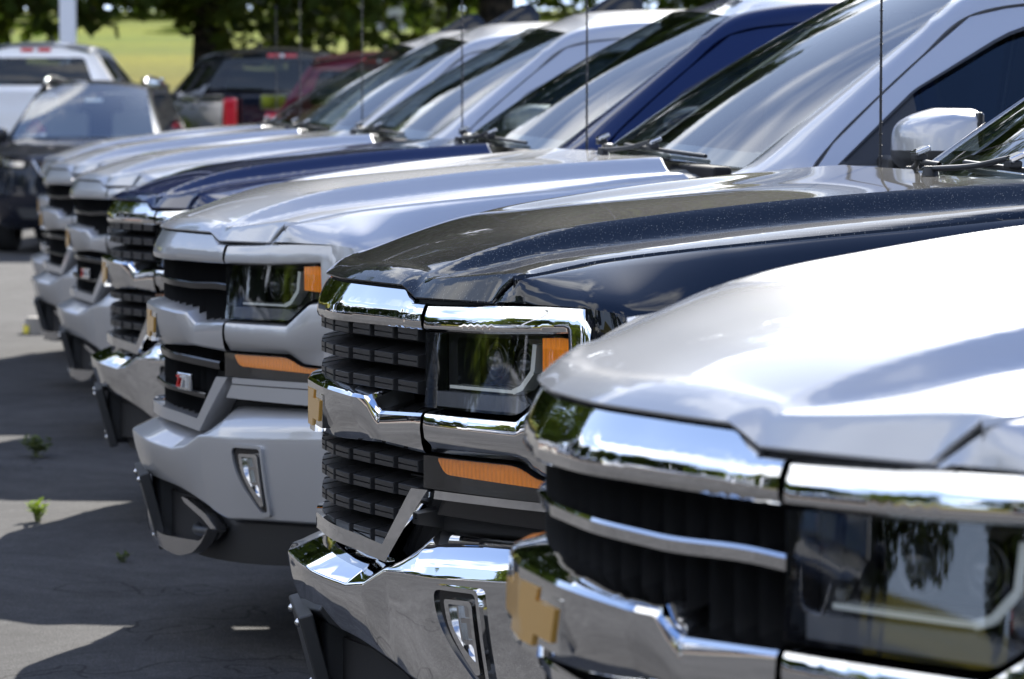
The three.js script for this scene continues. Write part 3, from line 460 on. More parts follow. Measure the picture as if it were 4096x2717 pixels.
  // roof fin, mast aerial, wipers
  const finRows = []; for (let i = 0; i <= 12; i++) { const t = i / 12, x = lerp(2.18, 2.50, t), top2 = 0.012 + 0.098 * sstep(0, 0.78, t) - 0.05 * sstep(0.86, 1, t), w = 0.038 * Math.sqrt(Math.max(0.02, Math.sin(Math.PI * (0.08 + 0.84 * t)))), b = 1.838 + 0.02 * t; const r = []; for (let j = 0; j <= 8; j++) { const a = Math.PI * j / 8; r.push([x - 0.0, b + Math.pow(Math.sin(a), 2.2) * top2, w * Math.cos(a) * (1 - 0.0 * Math.sin(a))]); } finRows.push(r); }
  TR.fin = loft(finRows, 0.8);
  const coil = []; for (let i = 0; i <= 60; i++) { const y = lerp(1.30, 2.02, i / 60); coil.push([1.30, y, -0.88]); }
  TR.mast = join([at(new THREE.CylinderGeometry(0.0026, 0.0034, 0.76, 8), 1.30, 1.66, -0.88), at(new THREE.CylinderGeometry(0.010, 0.022, 0.05, 12), 1.30, 1.285, -0.88), ...Array.from({ length: 26 }, (_, i) => at(new THREE.TorusGeometry(0.0036, 0.0013, 5, 8), 1.30, 1.34 + i * 0.026, -0.88, Math.PI / 2))]);
  const wip = (s0, s1) => { const pts = [], arm = []; for (let i = 0; i <= 10; i++) { const s = lerp(s0, s1, i / 10), p = ws(s, 0.034 - 0.014 * i / 10); pts.push([p[0] - 0.004, p[1] + 0.009, p[2]]); } const mid = pts[5], a = ws(s0 - 0.12, 0); arm.push([a[0] - 0.02, a[1] + 0.012, a[2]], [(a[0] + mid[0]) / 2 - 0.012, (a[1] + mid[1]) / 2 + 0.012, (a[2] + mid[2]) / 2], [mid[0] - 0.018, mid[1] + 0.022, mid[2]]);
    return join([tube(pts, 0.006, 20, 7), tube(arm, 0.006, 14, 7), box(0.028, 0.016, 0.045, mid[0] - 0.010, mid[1] + 0.010, mid[2], 0.005), at(new THREE.CylinderGeometry(0.014, 0.018, 0.02, 14), a[0] - 0.02, a[1] + 0.008, a[2])]); };
  TR.wipers = [wip(-0.62, -0.02), wip(0.16, 0.80)];
  TR.wipClips = [[-0.32], [0.48]].map(([s]) => { const p = ws(s, 0.04); return join([box(0.035, 0.012, 0.055, p[0] - 0.020, p[1] + 0.026, p[2], 0.004, 0, 0, 0.4)]); });
  TR.bayGap = loft(arcZ(-0.995, 0.995, 90).map((z) => { const a = Math.abs(z); return [nose(z, a < 0.45 ? 1.124 : a < 0.50 ? lerp(1.124, 1.10, (a - 0.45) / 0.05) : 1.10, 0.030), nose(z, a < 0.45 ? 1.108 : 1.085, 0.030)]; }), 1);
  TR.gapLine = loft(Array.from({ length: 40 }, (_, i) => { const x = lerp(0.19, 1.27, i / 39), z = gapF(x), y = gapY(x); return [[x, y - 0.02, z - 0.006], [x, y - 0.02, z + 0.018]]; }), 3);
  // wheels: tyre and rim about the origin, axle along z
  const tp = [[0.26, -0.115], [0.30, -0.135], [0.36, -0.14], [0.388, -0.125], [0.398, -0.10], [0.40, -0.04], [0.40, 0.04], [0.398, 0.10], [0.388, 0.125], [0.36, 0.14], [0.30, 0.135], [0.26, 0.115]];
  TR.tyre = at(new THREE.LatheGeometry(tp.map((p) => new THREE.Vector2(...p)), 48), 0, 0, 0, Math.PI / 2);
  const sp = []; for (let i = 0; i < 6; i++) for (const d of [-0.16, 0.16]) { const g = new RoundedBoxGeometry(0.17, 0.045, 0.03, 1, 0.01); g.translate(0.155, 0, 0.085); g.rotateZ(i * Math.PI / 3 + d); sp.push(g); }
  TR.rim = join([at(new THREE.LatheGeometry([[0.20, 0.02], [0.235, 0.06], [0.245, 0.10], [0.265, 0.118], [0.268, 0.10], [0.262, -0.1]].map((p) => new THREE.Vector2(...p)), 40), 0, 0, 0, Math.PI / 2), at(new THREE.CylinderGeometry(0.07, 0.08, 0.05, 20), 0, 0, 0.085, Math.PI / 2), ...sp]);
  TR.hub = at(new THREE.CylinderGeometry(0.21, 0.21, 0.02, 24), 0, 0, 0.0, Math.PI / 2);
  return TR;
}

function makePickup(label, o, pos, turn, group) {
  const S = shapes(), t = thing('pickup_truck', label, 'pickup truck', pos, turn, group), P = o.paint, T = o.trim || P, Bp = o.bumper || P;
  const pair = (name, g, m, p = t) => [part(name, g, m, p), part(name, flip(g), m, p)];
  part('hood', S.hood, o.hoodPaint || P, t);
  pair('fender', S.fender, P);
  part('hood_seal', [S.bayGap, S.gapLine, flip(S.gapLine)], dark, t);
  // face
  part('grille_backing', S.grilleBack, dark, t);
  const gr = part('grille', o.grille === 'mesh' ? S.hex : S.fins, grilleBlack, t);
  if (o.grille !== 'mesh') {
    part('grille_bar', S.barUp, o.barMat || gloss, gr);
    part('grille_bar', S.barLow1, o.barMat || gloss, gr);
    part('grille_bar', S.barLow2, o.barMat || gloss, gr);
  }
  part('upper_grille_trim', S.trimMid, T, t);
  pair('headlight_trim', S.trimOut, T);
  part('grille_crossbar', S.barMid, T, t);
  pair('side_crossbar', S.barOut, T);
  const em = part('emblem', S.emblem, gold, t); part('emblem_frame', S.emblemFrame, chrome, em);
  for (const s of [1, -1]) {
    const f = (g) => s > 0 ? g : flip(g);
    const h = part('headlight', f(S.lens), lampClear, t);
    part('lamp_housing', f(S.lampBack), gloss, h); part('lamp_frame', f(S.lampBox), dark, h);
    part('light_guide', f(S.guide), lampGuide, h); part('lamp_shelf', f(S.lampShelf), lampRib, h);
    part('amber_reflector', f(S.amberTop), amber, h);
    for (const [q, ring] of S.projectors) { part('projector', f(q), lampEye, h); part('projector_ring', f(ring), gloss, h); }
    const g = part('turn_signal', f(S.sigLens), lampClear, t);
    part('amber_reflector', f(S.sigAmber), amber, g); part('lamp_housing', f(S.sigBack), gloss, g);
    const k = part('fog_light', f(S.fogBezel), gloss, t); part('fog_surround', f(S.fogRim), Bp, k);
    part('fog_frame', f(S.fogFrame), chrome, k); part('fog_lens', f(S.fogLens), satin, k);
  }
  part('lower_grille_surround', S.vee, T, t);
  pair('bumper_strip', S.topStrip, T);
  if (o.grille === 'mesh' || o.chromeBumper) pair('slot_panel', S.slotPanel, gloss); else pair('bumper_strip', S.bodyStrip, P);
  pair('bumper_slot', S.slotBack, dark);
  part('front_bumper', S.bumper, Bp, t);
  part('air_dam', S.valance, plastic, t);
  if (!o.simple) {
    pair('tow_hook_opening', S.darkHole, dark); pair('tow_hook', S.hook, plastic);
    if (o.hookBezel) { pair('tow_hook_bezel', S.hookBezel, satin); pair('tow_hook_bezel', S.hookArc, satin); }
    const b = part('plate_bracket', S.bracket, plastic, t); for (const g of S.bolts) part('bolt', g, satin, b);
  }
  if (o.badge) {
    const x = nose(0.32, 0.70, 0.0)[0], bd = part('badge', at(new RoundedBoxGeometry(0.012, 0.046, 0.085, 2, 0.004), x, 0.715, 0.32, 0, 0.36, 0), chrome, t);
    const put = (s, dz, m) => { const g = new TextGeometry(s, { font, size: 0.032, depth: 0.005, curveSegments: 4 }); g.rotateY(-Math.PI / 2); part('badge_lettering', at(g, x - 0.006 * 0.93 + dz * 0.35, 0.699, 0.32 + 0.006 * 0.36 + dz * 0.93, 0, 0.36, 0), m, bd); };
    put('Z', -0.038, redPrint); put('71', -0.012, whitePrint);
  }
  // cabin
  part('windshield', S.windscreen, glass, t); part('windshield_band', S.frit, gloss, t);
  part('cowl', S.cowl, plastic, t);
  part('roof', S.roof, P, t);
  pair('windshield_pillar', S.rail, P);
  for (const s of [1, -1]) {
    const f = (g) => s > 0 ? g : flip(g);
    const d = part('front_door', f(S.doorFront), P, t); part('door_window', f(S.winFront), tint, d); part('window_seal', f(S.winSeal[0]), plastic, d); part('mirror_sail', f(S.sail), plastic, d); part('door_handle', f(S.handle[0]), P, d);
    const e = part('rear_door', f(S.doorRear), P, t); part('door_window', f(S.winRear), tint, e); part('window_seal', f(S.winSeal[1]), plastic, e); part('door_handle', f(S.handle[1]), P, e);
    const m = part('side_mirror', f(S.mirrorLow), plastic, t); part('mirror_cap', f(S.mirrorCap), o.cap || P, m); part('mirror_glass', f(S.mirrorGlass), chrome, m);
    part('cab_corner', f(S.quarter), P, t); part('bed_side', f(S.bedSide), P, t); part('rocker_panel', f(S.rocker), plastic, t);
    part('tail_light', f(S.tail), red, t);
    for (const x of [0.95, 4.52]) { const w = new THREE.Group(); w.name = 'wheel'; w.position.set(x, 0.40, s * 0.86); w.rotation.y = s > 0 ? 0 : Math.PI; t.add(w); part('tyre', S.tyre, rubber, w); part('rim', S.rim, alloy, w); part('brake_disc', S.hub, plastic, w); }
  }
  const cb = part('cab_back', S.cabBack, P, t); part('rear_window', S.winBack, tint, cb);
  for (const g of S.brakeHigh) part('high_brake_light', g, red, cb); part('cargo_lamp', S.cargoLamp, offWhite, cb);
  part('bed_floor', S.bedBox, P, t); part('tailgate', S.tailgate, P, t); part('rear_bumper', S.rearBumper, chrome, t); part('underbody', S.floor, dark, t);
  part('dashboard', S.dash, dash, t); part('steering_wheel', S.wheelInside, plastic, t); part('rear_view_mirror', S.insideMirror, plastic, t);
  for (const z of [0.40, -0.40]) part('seat', at(S.seat.clone(), 0, 0, z), cloth, t); part('rear_bench', S.bench, cloth, t);
  part('roof_aerial', S.fin, gloss, t);
  if (o.mast !== false) part('mast_aerial', S.mast, plastic, t);
  S.wipers.forEach((g, i) => { const w = part('wiper', g, plastic, t); part('wiper_clip', S.wipClips[i], satin, w); });
  return t;
}

// the row of parked trucks, nearest first
const ROW = 'pickup trucks parked nose out in one row';
const row = [
  [0.102, -4.124, 0.190], [-0.319, -6.882, 0.130], [-0.920, -9.451, 0.153], [-1.372, -12.178, 0.126], [-1.888, -15.136, 0.127], [-2.340, -17.558, 0.118], [-2.650, -19.710, 0.084]];
const rowAt = (i) => [[row[i][0], 0, row[i][1]], row[i][2]];
makePickup('nearest silver pickup at the right edge with chrome bumper and chrome grille bar', { paint: silver, trim: chrome, bumper: chrome, chromeBumper: true, grille: 'bar', barMat: chrome, mast: false }, ...rowAt(0), ROW);
makePickup('glossy black pickup with chrome nose and black mesh grille, second from the camera', { paint: black, hoodPaint: dustyBlack, trim: chrome, bumper: chrome, grille: 'mesh' }, ...rowAt(1), ROW);
makePickup('silver pickup with body coloured bumper and Z71 badge between the black and the blue pickups', { paint: silver, grille: 'bar', badge: true, hookBezel: true }, ...rowAt(2), ROW);
makePickup('dark blue pickup with chrome nose and mesh grille in the row', { paint: navy, trim: chrome, bumper: chrome, grille: 'mesh' }, ...rowAt(3), ROW);
makePickup('silver pickup with body coloured bumper directly behind the dark blue pickup', { paint: silver, grille: 'bar', badge: true, hookBezel: true }, ...rowAt(4), ROW);
makePickup('silver pickup second to last in the row, its bumper farthest left', { paint: silver, grille: 'bar', hookBezel: true }, ...rowAt(5), ROW);
makePickup('last silver pickup of the row, only its hood and windshield showing', { paint: silver, grille: 'bar', hookBezel: true }, ...rowAt(6), ROW);

// ------------------------------------------------------------------ ground
const lotY = (z) => lerp(0, 0.30, sstep(-35, -43, z)) + lerp(0, 0.12, sstep(-43, -62, z));
const wrapN = (u, v, f, s = 0) => { const a = 2 * Math.PI; return fbm(Math.cos(u * a) * f + s, Math.sin(u * a) * f + Math.cos(v * a) * f * 1.1, Math.sin(v * a) * f * 1.1 - s, 4); };
const asphaltMap = (() => { const r = rng(5), crack = new Uint8Array(1024 * 1024), q = rng(31); for (let c = 0; c < 7; c++) { let x = q() * 1024, y = q() * 1024, a = q() * 6.28; for (let i = 0; i < 620; i++) { a += (q() - 0.5) * 0.75; x = (x + Math.cos(a) + 1024) % 1024; y = (y + Math.sin(a) + 1024) % 1024; const w = q() > 0.4 ? 2 : 1; for (let dx = 0; dx <= w; dx++) for (let dy = 0; dy <= w; dy++) crack[((y + dy) & 1023) * 1024 + ((x + dx) & 1023)] = 1; } } return dataTex(1024, (u, v, ci, cj) => { const n = wrapN(u, v, 2.2), m = wrapN(u, v, 9, 4), g = r(); const s = g > 0.93 ? 34 : g < 0.12 ? -22 : (g - 0.5) * 20; const k = 76 + 20 * n + 12 * m + s * 0.9 - 26 * crack[cj * 1024 + ci]; return [k, k * 0.985, k * 0.97]; }); })();
const asphaltBump = (() => { const r = rng(9); return dataTex(512, () => { const g = 128 + (r() - 0.5) * 180; return [g, g, g]; }, false); })();
asphaltMap.repeat.set(1 / 3.2, 1 / 3.2); asphaltBump.repeat.set(1 / 1.1, 1 / 1.1);
const asphalt = std('asphalt', [1.0, 1.0, 1.0], 0.92, 0, { map: asphaltMap, bumpMap: asphaltBump, bumpScale: 0.003, specularIntensity: 0.45, vertexColors: true });
{
  const rows = []; for (let j = 0; j <= 170; j++) { const z = 14 - 76 * Math.pow(j / 170, 1.0), r = []; for (let i = 0; i <= 110; i++) { const x = -24 + 48 * i / 110; r.push([x, lotY(z), z]); } rows.push(r); }
  const g = loft(rows, 4, (p) => [p[0], p[2]]), p = g.attributes.position, c = new Float32Array(p.count * 3);
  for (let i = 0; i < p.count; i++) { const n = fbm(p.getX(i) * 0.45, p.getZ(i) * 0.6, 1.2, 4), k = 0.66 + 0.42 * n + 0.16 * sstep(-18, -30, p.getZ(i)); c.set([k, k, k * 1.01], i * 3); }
  g.setAttribute('color', new THREE.BufferAttribute(c, 3));
  const m = new THREE.Mesh(g, asphalt); m.name = 'parking_lot'; m.receiveShadow = true; m.userData.kind = 'structure'; scene.add(m);
}
const grassMap = (() => { const r = rng(15); const t = dataTex(512, (u, v) => { const n = wrapN(u, v, 2.5, 2), m = wrapN(u, v, 11, 6), k = (r() - 0.5) * 40; return [112 + 34 * n + 26 * m + k * 0.8, 105 + 28 * n + 26 * m + k * 0.8, 32 + 10 * n + k * 0.3]; }); t.repeat.set(1 / 7, 1 / 7); return t; })();
const grassMat = std('meadow_grass', [1, 1, 1], 0.95, 0, { map: grassMap, vertexColors: true, specularIntensity: 0.08 });
const fieldY = (x, z) => { const d = -z - 60, s = Math.abs(x) > 24 && z > -60 ? -0.04 : 0; return d < 0 ? s - 0.05 : lerp(0.36, 1.25, sstep(0, 8, d)) + 0.048 * Math.max(0, Math.min(d, 90) - 4) + 0.10 * fbm(x * 0.08, z * 0.08, 3, 3); };
{
  const rows = []; for (let j = 0; j <= 120; j++) { const z = j < 20 ? lerp(260, -60, j / 20) : lerp(-60.5, -420, Math.pow((j - 20) / 100, 1.8)), r = []; for (let i = 0; i <= 80; i++) { const k = i / 40 - 1, x = Math.sign(k) * 400 * Math.pow(Math.abs(k), 2.2); r.push([x, fieldY(x, z), z]); } rows.push(r); }
  const g = loft(rows, 4, (p) => [p[0], p[2]]), p = g.attributes.position, c = new Float32Array(p.count * 3);
  for (let i = 0; i < p.count; i++) { const n = fbm(p.getX(i) * 0.09, p.getZ(i) * 0.16, 7.7, 4), far = sstep(-70, -112, p.getZ(i)); c.set([0.92 + 0.5 * n - 0.26 * far, 0.92 + 0.35 * n + 0.02 * far, 0.9 - 0.2 * far], i * 3); }
  g.setAttribute('color', new THREE.BufferAttribute(c, 3));
  const m = new THREE.Mesh(g, grassMat); m.name = 'grass_field'; m.receiveShadow = true; m.userData.kind = 'structure'; scene.add(m);
}

// ------------------------------------------------------------------ trees and plants
const leafMat = (n, c) => std(n, c, 0.95, 0, { specularIntensity: 0.2, transmission: 0.42, thickness: 0, vertexColors: true });
const leafDark = leafMat('oak_leaves', [0.042, 0.064, 0.011]), leafMid = leafMat('maple_leaves', [0.125, 0.170, 0.026]), leafFresh = leafMat('fresh_leaves', [0.13, 0.175, 0.024]), bark = (() => { const t = dataTex(256, (u, v) => { const k = 70 + 60 * wrapN(u, v, 3, 1) + 46 * Math.sin(u * 40 * Math.PI + 5 * wrapN(u, v, 2, 3)); return [k, k * 0.88, k * 0.74]; }); return std('bark', [0.22, 0.22, 0.22], 0.95, 0, { map: t }); })();
function leaves(list, seed, count, size) { // clumps [x, y, z, r, flatness]
  const r = rng(seed), pos = [], col = [], nor = [], tot = list.reduce((a, c) => a + c[3] ** 2, 0);
  const e = new THREE.Euler(), q = new THREE.Quaternion(), n = new THREE.Vector3(), v = new THREE.Vector3();
  for (const [cx, cy, cz, R, fl = 0.8] of list) {
    const k = Math.round(count * R * R / tot);
    for (let i = 0; i < k; i++) {
      const a = r() * 2 * Math.PI, h = r() * 2 - 1, s = Math.sqrt(1 - h * h), d = R * Math.pow(r(), 0.34), lump = 1 + 0.28 * noise.noise(Math.cos(a) * s * 2 + cx, h * 2 + cy, Math.sin(a) * s * 2 + cz);
      const x = cx + Math.cos(a) * s * d * lump, y = cy + h * d * fl * lump, z = cz + Math.sin(a) * s * d * lump, w = size * (0.55 + 0.9 * r());
      e.set((r() - 0.5) * 2.4, r() * 6.28, (r() - 0.5) * 2.4); q.setFromEuler(e); n.set(0, 1, 0).applyQuaternion(q);
      const pts = [[-0.5, 0.05, 0], [0, 0, 0.33], [0.5, -0.06, 0], [0, 0, -0.33]].map(([px, py, pz]) => v.set(px * w, py * w, pz * w).applyQuaternion(q).add(new THREE.Vector3(x, y, z)).toArray());
      const t = 0.72 + 0.56 * r(), u = 0.85 + 0.3 * r();
      for (const m of [0, 1, 2, 0, 2, 3]) { pos.push(...pts[m]); nor.push(n.x, n.y, n.z); col.push(t * u, t, t * 0.8); }
    }
  }
  const g = new THREE.BufferGeometry();
  g.setAttribute('position', new THREE.Float32BufferAttribute(pos, 3)); g.setAttribute('normal', new THREE.Float32BufferAttribute(nor, 3)); g.setAttribute('color', new THREE.Float32BufferAttribute(col, 3)); g.setAttribute('uv', new THREE.BufferAttribute(new Float32Array(pos.length / 3 * 2), 2));
  return g;
}
function limb(a, b, r0, r1, bend, seed) {
  const r = rng(seed), A = new THREE.Vector3(...a), B = new THREE.Vector3(...b), M = A.clone().lerp(B, 0.5).add(new THREE.Vector3((r() - 0.5) * bend, r() * bend * 0.4, (r() - 0.5) * bend)), c = new THREE.QuadraticBezierCurve3(A, M, B), g = new THREE.TubeGeometry(c, 10, 1, 9), p = g.attributes.position;
  for (let i = 0; i <= 10; i++) { const k = c.getPoint(i / 10), w = lerp(r0, r1, i / 10); for (let j = 0; j <= 9; j++) { const o = i * 10 + j; p.setXYZ(o, k.x + (p.getX(o) - k.x) * w, k.y + (p.getY(o) - k.y) * w, k.z + (p.getZ(o) - k.z) * w); } }
  g.computeVertexNormals(); return g;
}
function treeKind(seed, H, base, R, n, size, trunkR, clumps = 26) {
  const r = rng(seed), list = [], limbs = [limb([0, -0.5, 0], [0.15, base + 1.2, 0], trunkR * 1.18, trunkR * 0.75, 0.3, seed)];
  for (let i = 0; i < clumps; i++) {
    const t = i / (clumps - 1), y = lerp(base + 0.5, H - 1.2, Math.pow(t, 0.9)), k = Math.sin(Math.PI * (0.12 + 0.80 * Math.pow(t, 0.75))), a = i * 2.4 + r(), d = R * k * (0.35 + 0.6 * r()), cr = lerp(R * 0.40, R * 0.26, t) * (0.75 + 0.5 * r());
    list.push([Math.cos(a) * d, y, Math.sin(a) * d, cr, 0.72]);
    if (i % 2 === 0 && t < 0.8) limbs.push(limb([0.1, Math.min(base + 0.2 + t * 3, y), 0], [Math.cos(a) * d, y, Math.sin(a) * d], trunkR * lerp(0.55, 0.22, t), 0.03, 1.4, seed + i));
  }
  limbs.push(limb([0.15, base + 1.0, 0], [0, H - 2, 0], trunkR * 0.75, 0.05, 0.8, seed + 99));
  return { crown: leaves(list, seed + 7, n, size), trunk: join(limbs) };
}
const oak = treeKind(11, 23, 2.65, 7.0, 52000, 0.36, 0.30, 38), tall = treeKind(17, 31, 2.3, 9.5, 60000, 0.42, 0.34, 44), elm = treeKind(23, 14.5, 4.3, 5.6, 24000, 0.36, 0.36, 26), round = treeKind(37, 12, 1.0, 4.4, 16000, 0.36, 0.16, 22);
function tree(kind, mat, x, z, label, turn, scale = 1, group, y = null) {
  const t = thing('tree', label, 'tree', [x, y ?? fieldY(x, z), z], turn, group); t.scale.setScalar(scale);
  for (const [n, g, m] of [['crown', kind.crown, mat], ['trunk', kind.trunk, bark]]) { const o = new THREE.Mesh(g, m); o.name = n; o.castShadow = o.receiveShadow = true; t.add(o); }
  return t;
}
tree(oak, leafDark, -5.8, -64.5, 'large dark shade tree with forked trunk behind the black pickup at the back', 0.6, 1.0);
tree(elm, leafDark, -0.3, -64.5, 'shade tree with the thick trunk right of the forked one at the top edge', 2.1, 1.0);
tree(tall, leafDark, -13.4, -67, 'dark shade tree at the top left corner behind the light pole', 3.6, 1.0);
tree(elm, leafMid, 5.6, -65, 'dark shade tree at the top edge above the blue pickup roof', 4.4, 1.08);
for (const [x, z, k, a, s] of [[-25, -70, 2, 1, 1.0], [12, -67, 1, 2.2, 1.0], [19.5, -70, 1, 0.3, 1.25], [28, -72, 0, 5, 1.0], [-38, -66, 2, 4, 0.95], [37, -74, 0, 3, 1.1]]) tree(k === 2 ? tall : k ? elm : oak, leafMid, x, z, 'tall shade tree beyond the lot outside the view, reflected in hoods and windshields', a, s, 'shade trees along the edge of the lot');
{
  const r = rng(41); // wood beyond the meadow
  for (let i = 0; i < 19; i++) { const x = -52 + i * 6.2 + (r() - 0.5) * 3, z = -124 - r() * 12; tree(i % 3 ? round : elm, i % 2 ? leafFresh : leafDark, x, z, i % 2 ? 'bright green tree in the wood line behind the meadow' : 'darker green tree in the wood line behind the meadow', r() * 6, 0.55 + r() * 0.25, 'trees of the wood line behind the meadow'); }
  for (let i = 0; i < 15; i++) { const z = 24 - i * 6.6 + (r() - 0.5) * 4, x = -44 - r() * 10; tree(i % 3 ? round : elm, i % 2 ? leafFresh : leafDark, x, z, 'tree left of the lot seen only as reflection in the chrome', r() * 6, 0.8 + r() * 0.4, 'trees left of the lot, reflected in chrome'); }
  for (let i = 0; i < 9; i++) { const x = -30 + i * 7 + r() * 3, z = 40 + r() * 8; tree(i % 2 ? round : elm, i % 2 ? leafFresh : leafDark, x, z, 'tree behind the camera seen only as reflection in the chrome', r() * 6, 0.9 + r() * 0.4, 'trees behind the camera, reflected in chrome'); }
}
{ // the wood behind the meadow reads as one mass
  const r = rng(88), l = []; for (let i = 0; i < 46; i++) { const x = -70 + i * 3.1; for (const [dy, rad] of [[1.2, 2.4], [4.2, 2.6]]) l.push([x + (r() - 0.5) * 3, fieldY(x, -136) + dy + (r() - 0.5) * 1.5, -137 - r() * 5 + (dy > 4 ? -2 : 1), rad * (0.8 + 0.5 * r()), 0.95]); }
  const m = new THREE.Mesh(leaves(l, 19, 70000, 0.5), leafFresh); m.name = 'woodland'; m.castShadow = m.receiveShadow = true; m.userData.kind = 'stuff'; scene.add(m); tag(m, 'bright mixed woodland edge behind the meadow', 'woodland');
}
{ // clipped shrub with yellow-green leaves
  const t = thing('shrub', 'yellow green shrub between the dark crossover and the black pickup', 'shrub', [-4.35, lotY(-43), -43], 0);
  const m = new THREE.Mesh(leaves([[0, 0.62, 0, 0.52, 0.9], [0.42, 0.50, 0.1, 0.42, 0.9], [-0.36, 0.5, 0, 0.42, 0.9]], 3, 2600, 0.075), leafMat('shrub_leaves', [0.42, 0.47, 0.02])); m.name = 'foliage'; m.castShadow = true; t.add(m);
  part('stem', [limb([0, -0.05, 0], [0, 0.5, 0], 0.03, 0.02, 0.1, 4), limb([0, 0.1, 0], [0.3, 0.5, 0], 0.02, 0.01, 0.1, 5)], bark, t);
}
const weedLeaf = leafMat('weed_leaves', [0.28, 0.38, 0.03]), weedDull = leafMat('dull_weed_leaves', [0.10, 0.13, 0.03]);
function weed(x, z, n, h, w, mat, label, seed) {
  const t = thing('weed', label, 'weed', [x, lotY(z), z], 0), r = rng(seed), g = [], st = [];
  for (let i = 0; i < n; i++) {
    const a = r() * 6.28, rr = w * Math.sqrt(r()), b = [Math.cos(a) * rr * 0.3, 0, Math.sin(a) * rr * 0.3], y = h * (0.45 + 0.55 * r()), e = [Math.cos(a) * rr, y, Math.sin(a) * rr];
    st.push(tube([b, [(b[0] + e[0]) / 2.2, y * 0.6, (b[2] + e[2]) / 2.2], e], 0.0012, 6, 4));
    for (let k = 0; k < 5; k++) { const f = 0.4 + 0.15 * k, l = (0.30 + 0.3 * r()) * Math.max(h, w), d = r() * 6.28, p = [lerp(b[0], e[0], f), y * f, lerp(b[2], e[2], f)], c = [Math.cos(d), 0.35 + 0.6 * r(), Math.sin(d)], s = [-Math.sin(d) * l * 0.28, 0, Math.cos(d) * l * 0.28]; const m = p.map((q, j) => q + c[j] * l * 0.5), tip = p.map((q, j) => q + c[j] * l - (j === 1 ? l * 0.25 : 0));
      g.push(loft([[p, m.map((q, j) => q + s[j]), tip], [p, m.map((q, j) => q - s[j]), tip]], 4)); }
  }
  const gg = join(g), c = new Float32Array(gg.attributes.position.count * 3); for (let i = 0; i < c.length; i += 18) { const k = 0.7 + 0.6 * r(); for (let j = 0; j < 18; j++) c[i + j] = k; } gg.setAttribute('color', new THREE.BufferAttribute(c, 3));
  const m = new THREE.Mesh(gg, mat); m.name = 'leaves'; m.castShadow = true; t.add(m);
  part('stem', st, mat === weedLeaf ? weedDull : weedDull, t).material = std('weed_stem', [0.12, 0.15, 0.04], 0.9);
}
weed(-1.655, -11.82, 18, 0.065, 0.034, weedLeaf, 'small bright green weed in the sunlit strip of asphalt', 61);
weed(-1.955, -13.95, 16, 0.085, 0.075, weedDull, 'wider dull green weed growing in the shaded asphalt', 62);
weed(-1.24, -10.78, 8, 0.025, 0.035, weedDull, 'tiny weed near the silver pickup bumper on dark asphalt', 63);

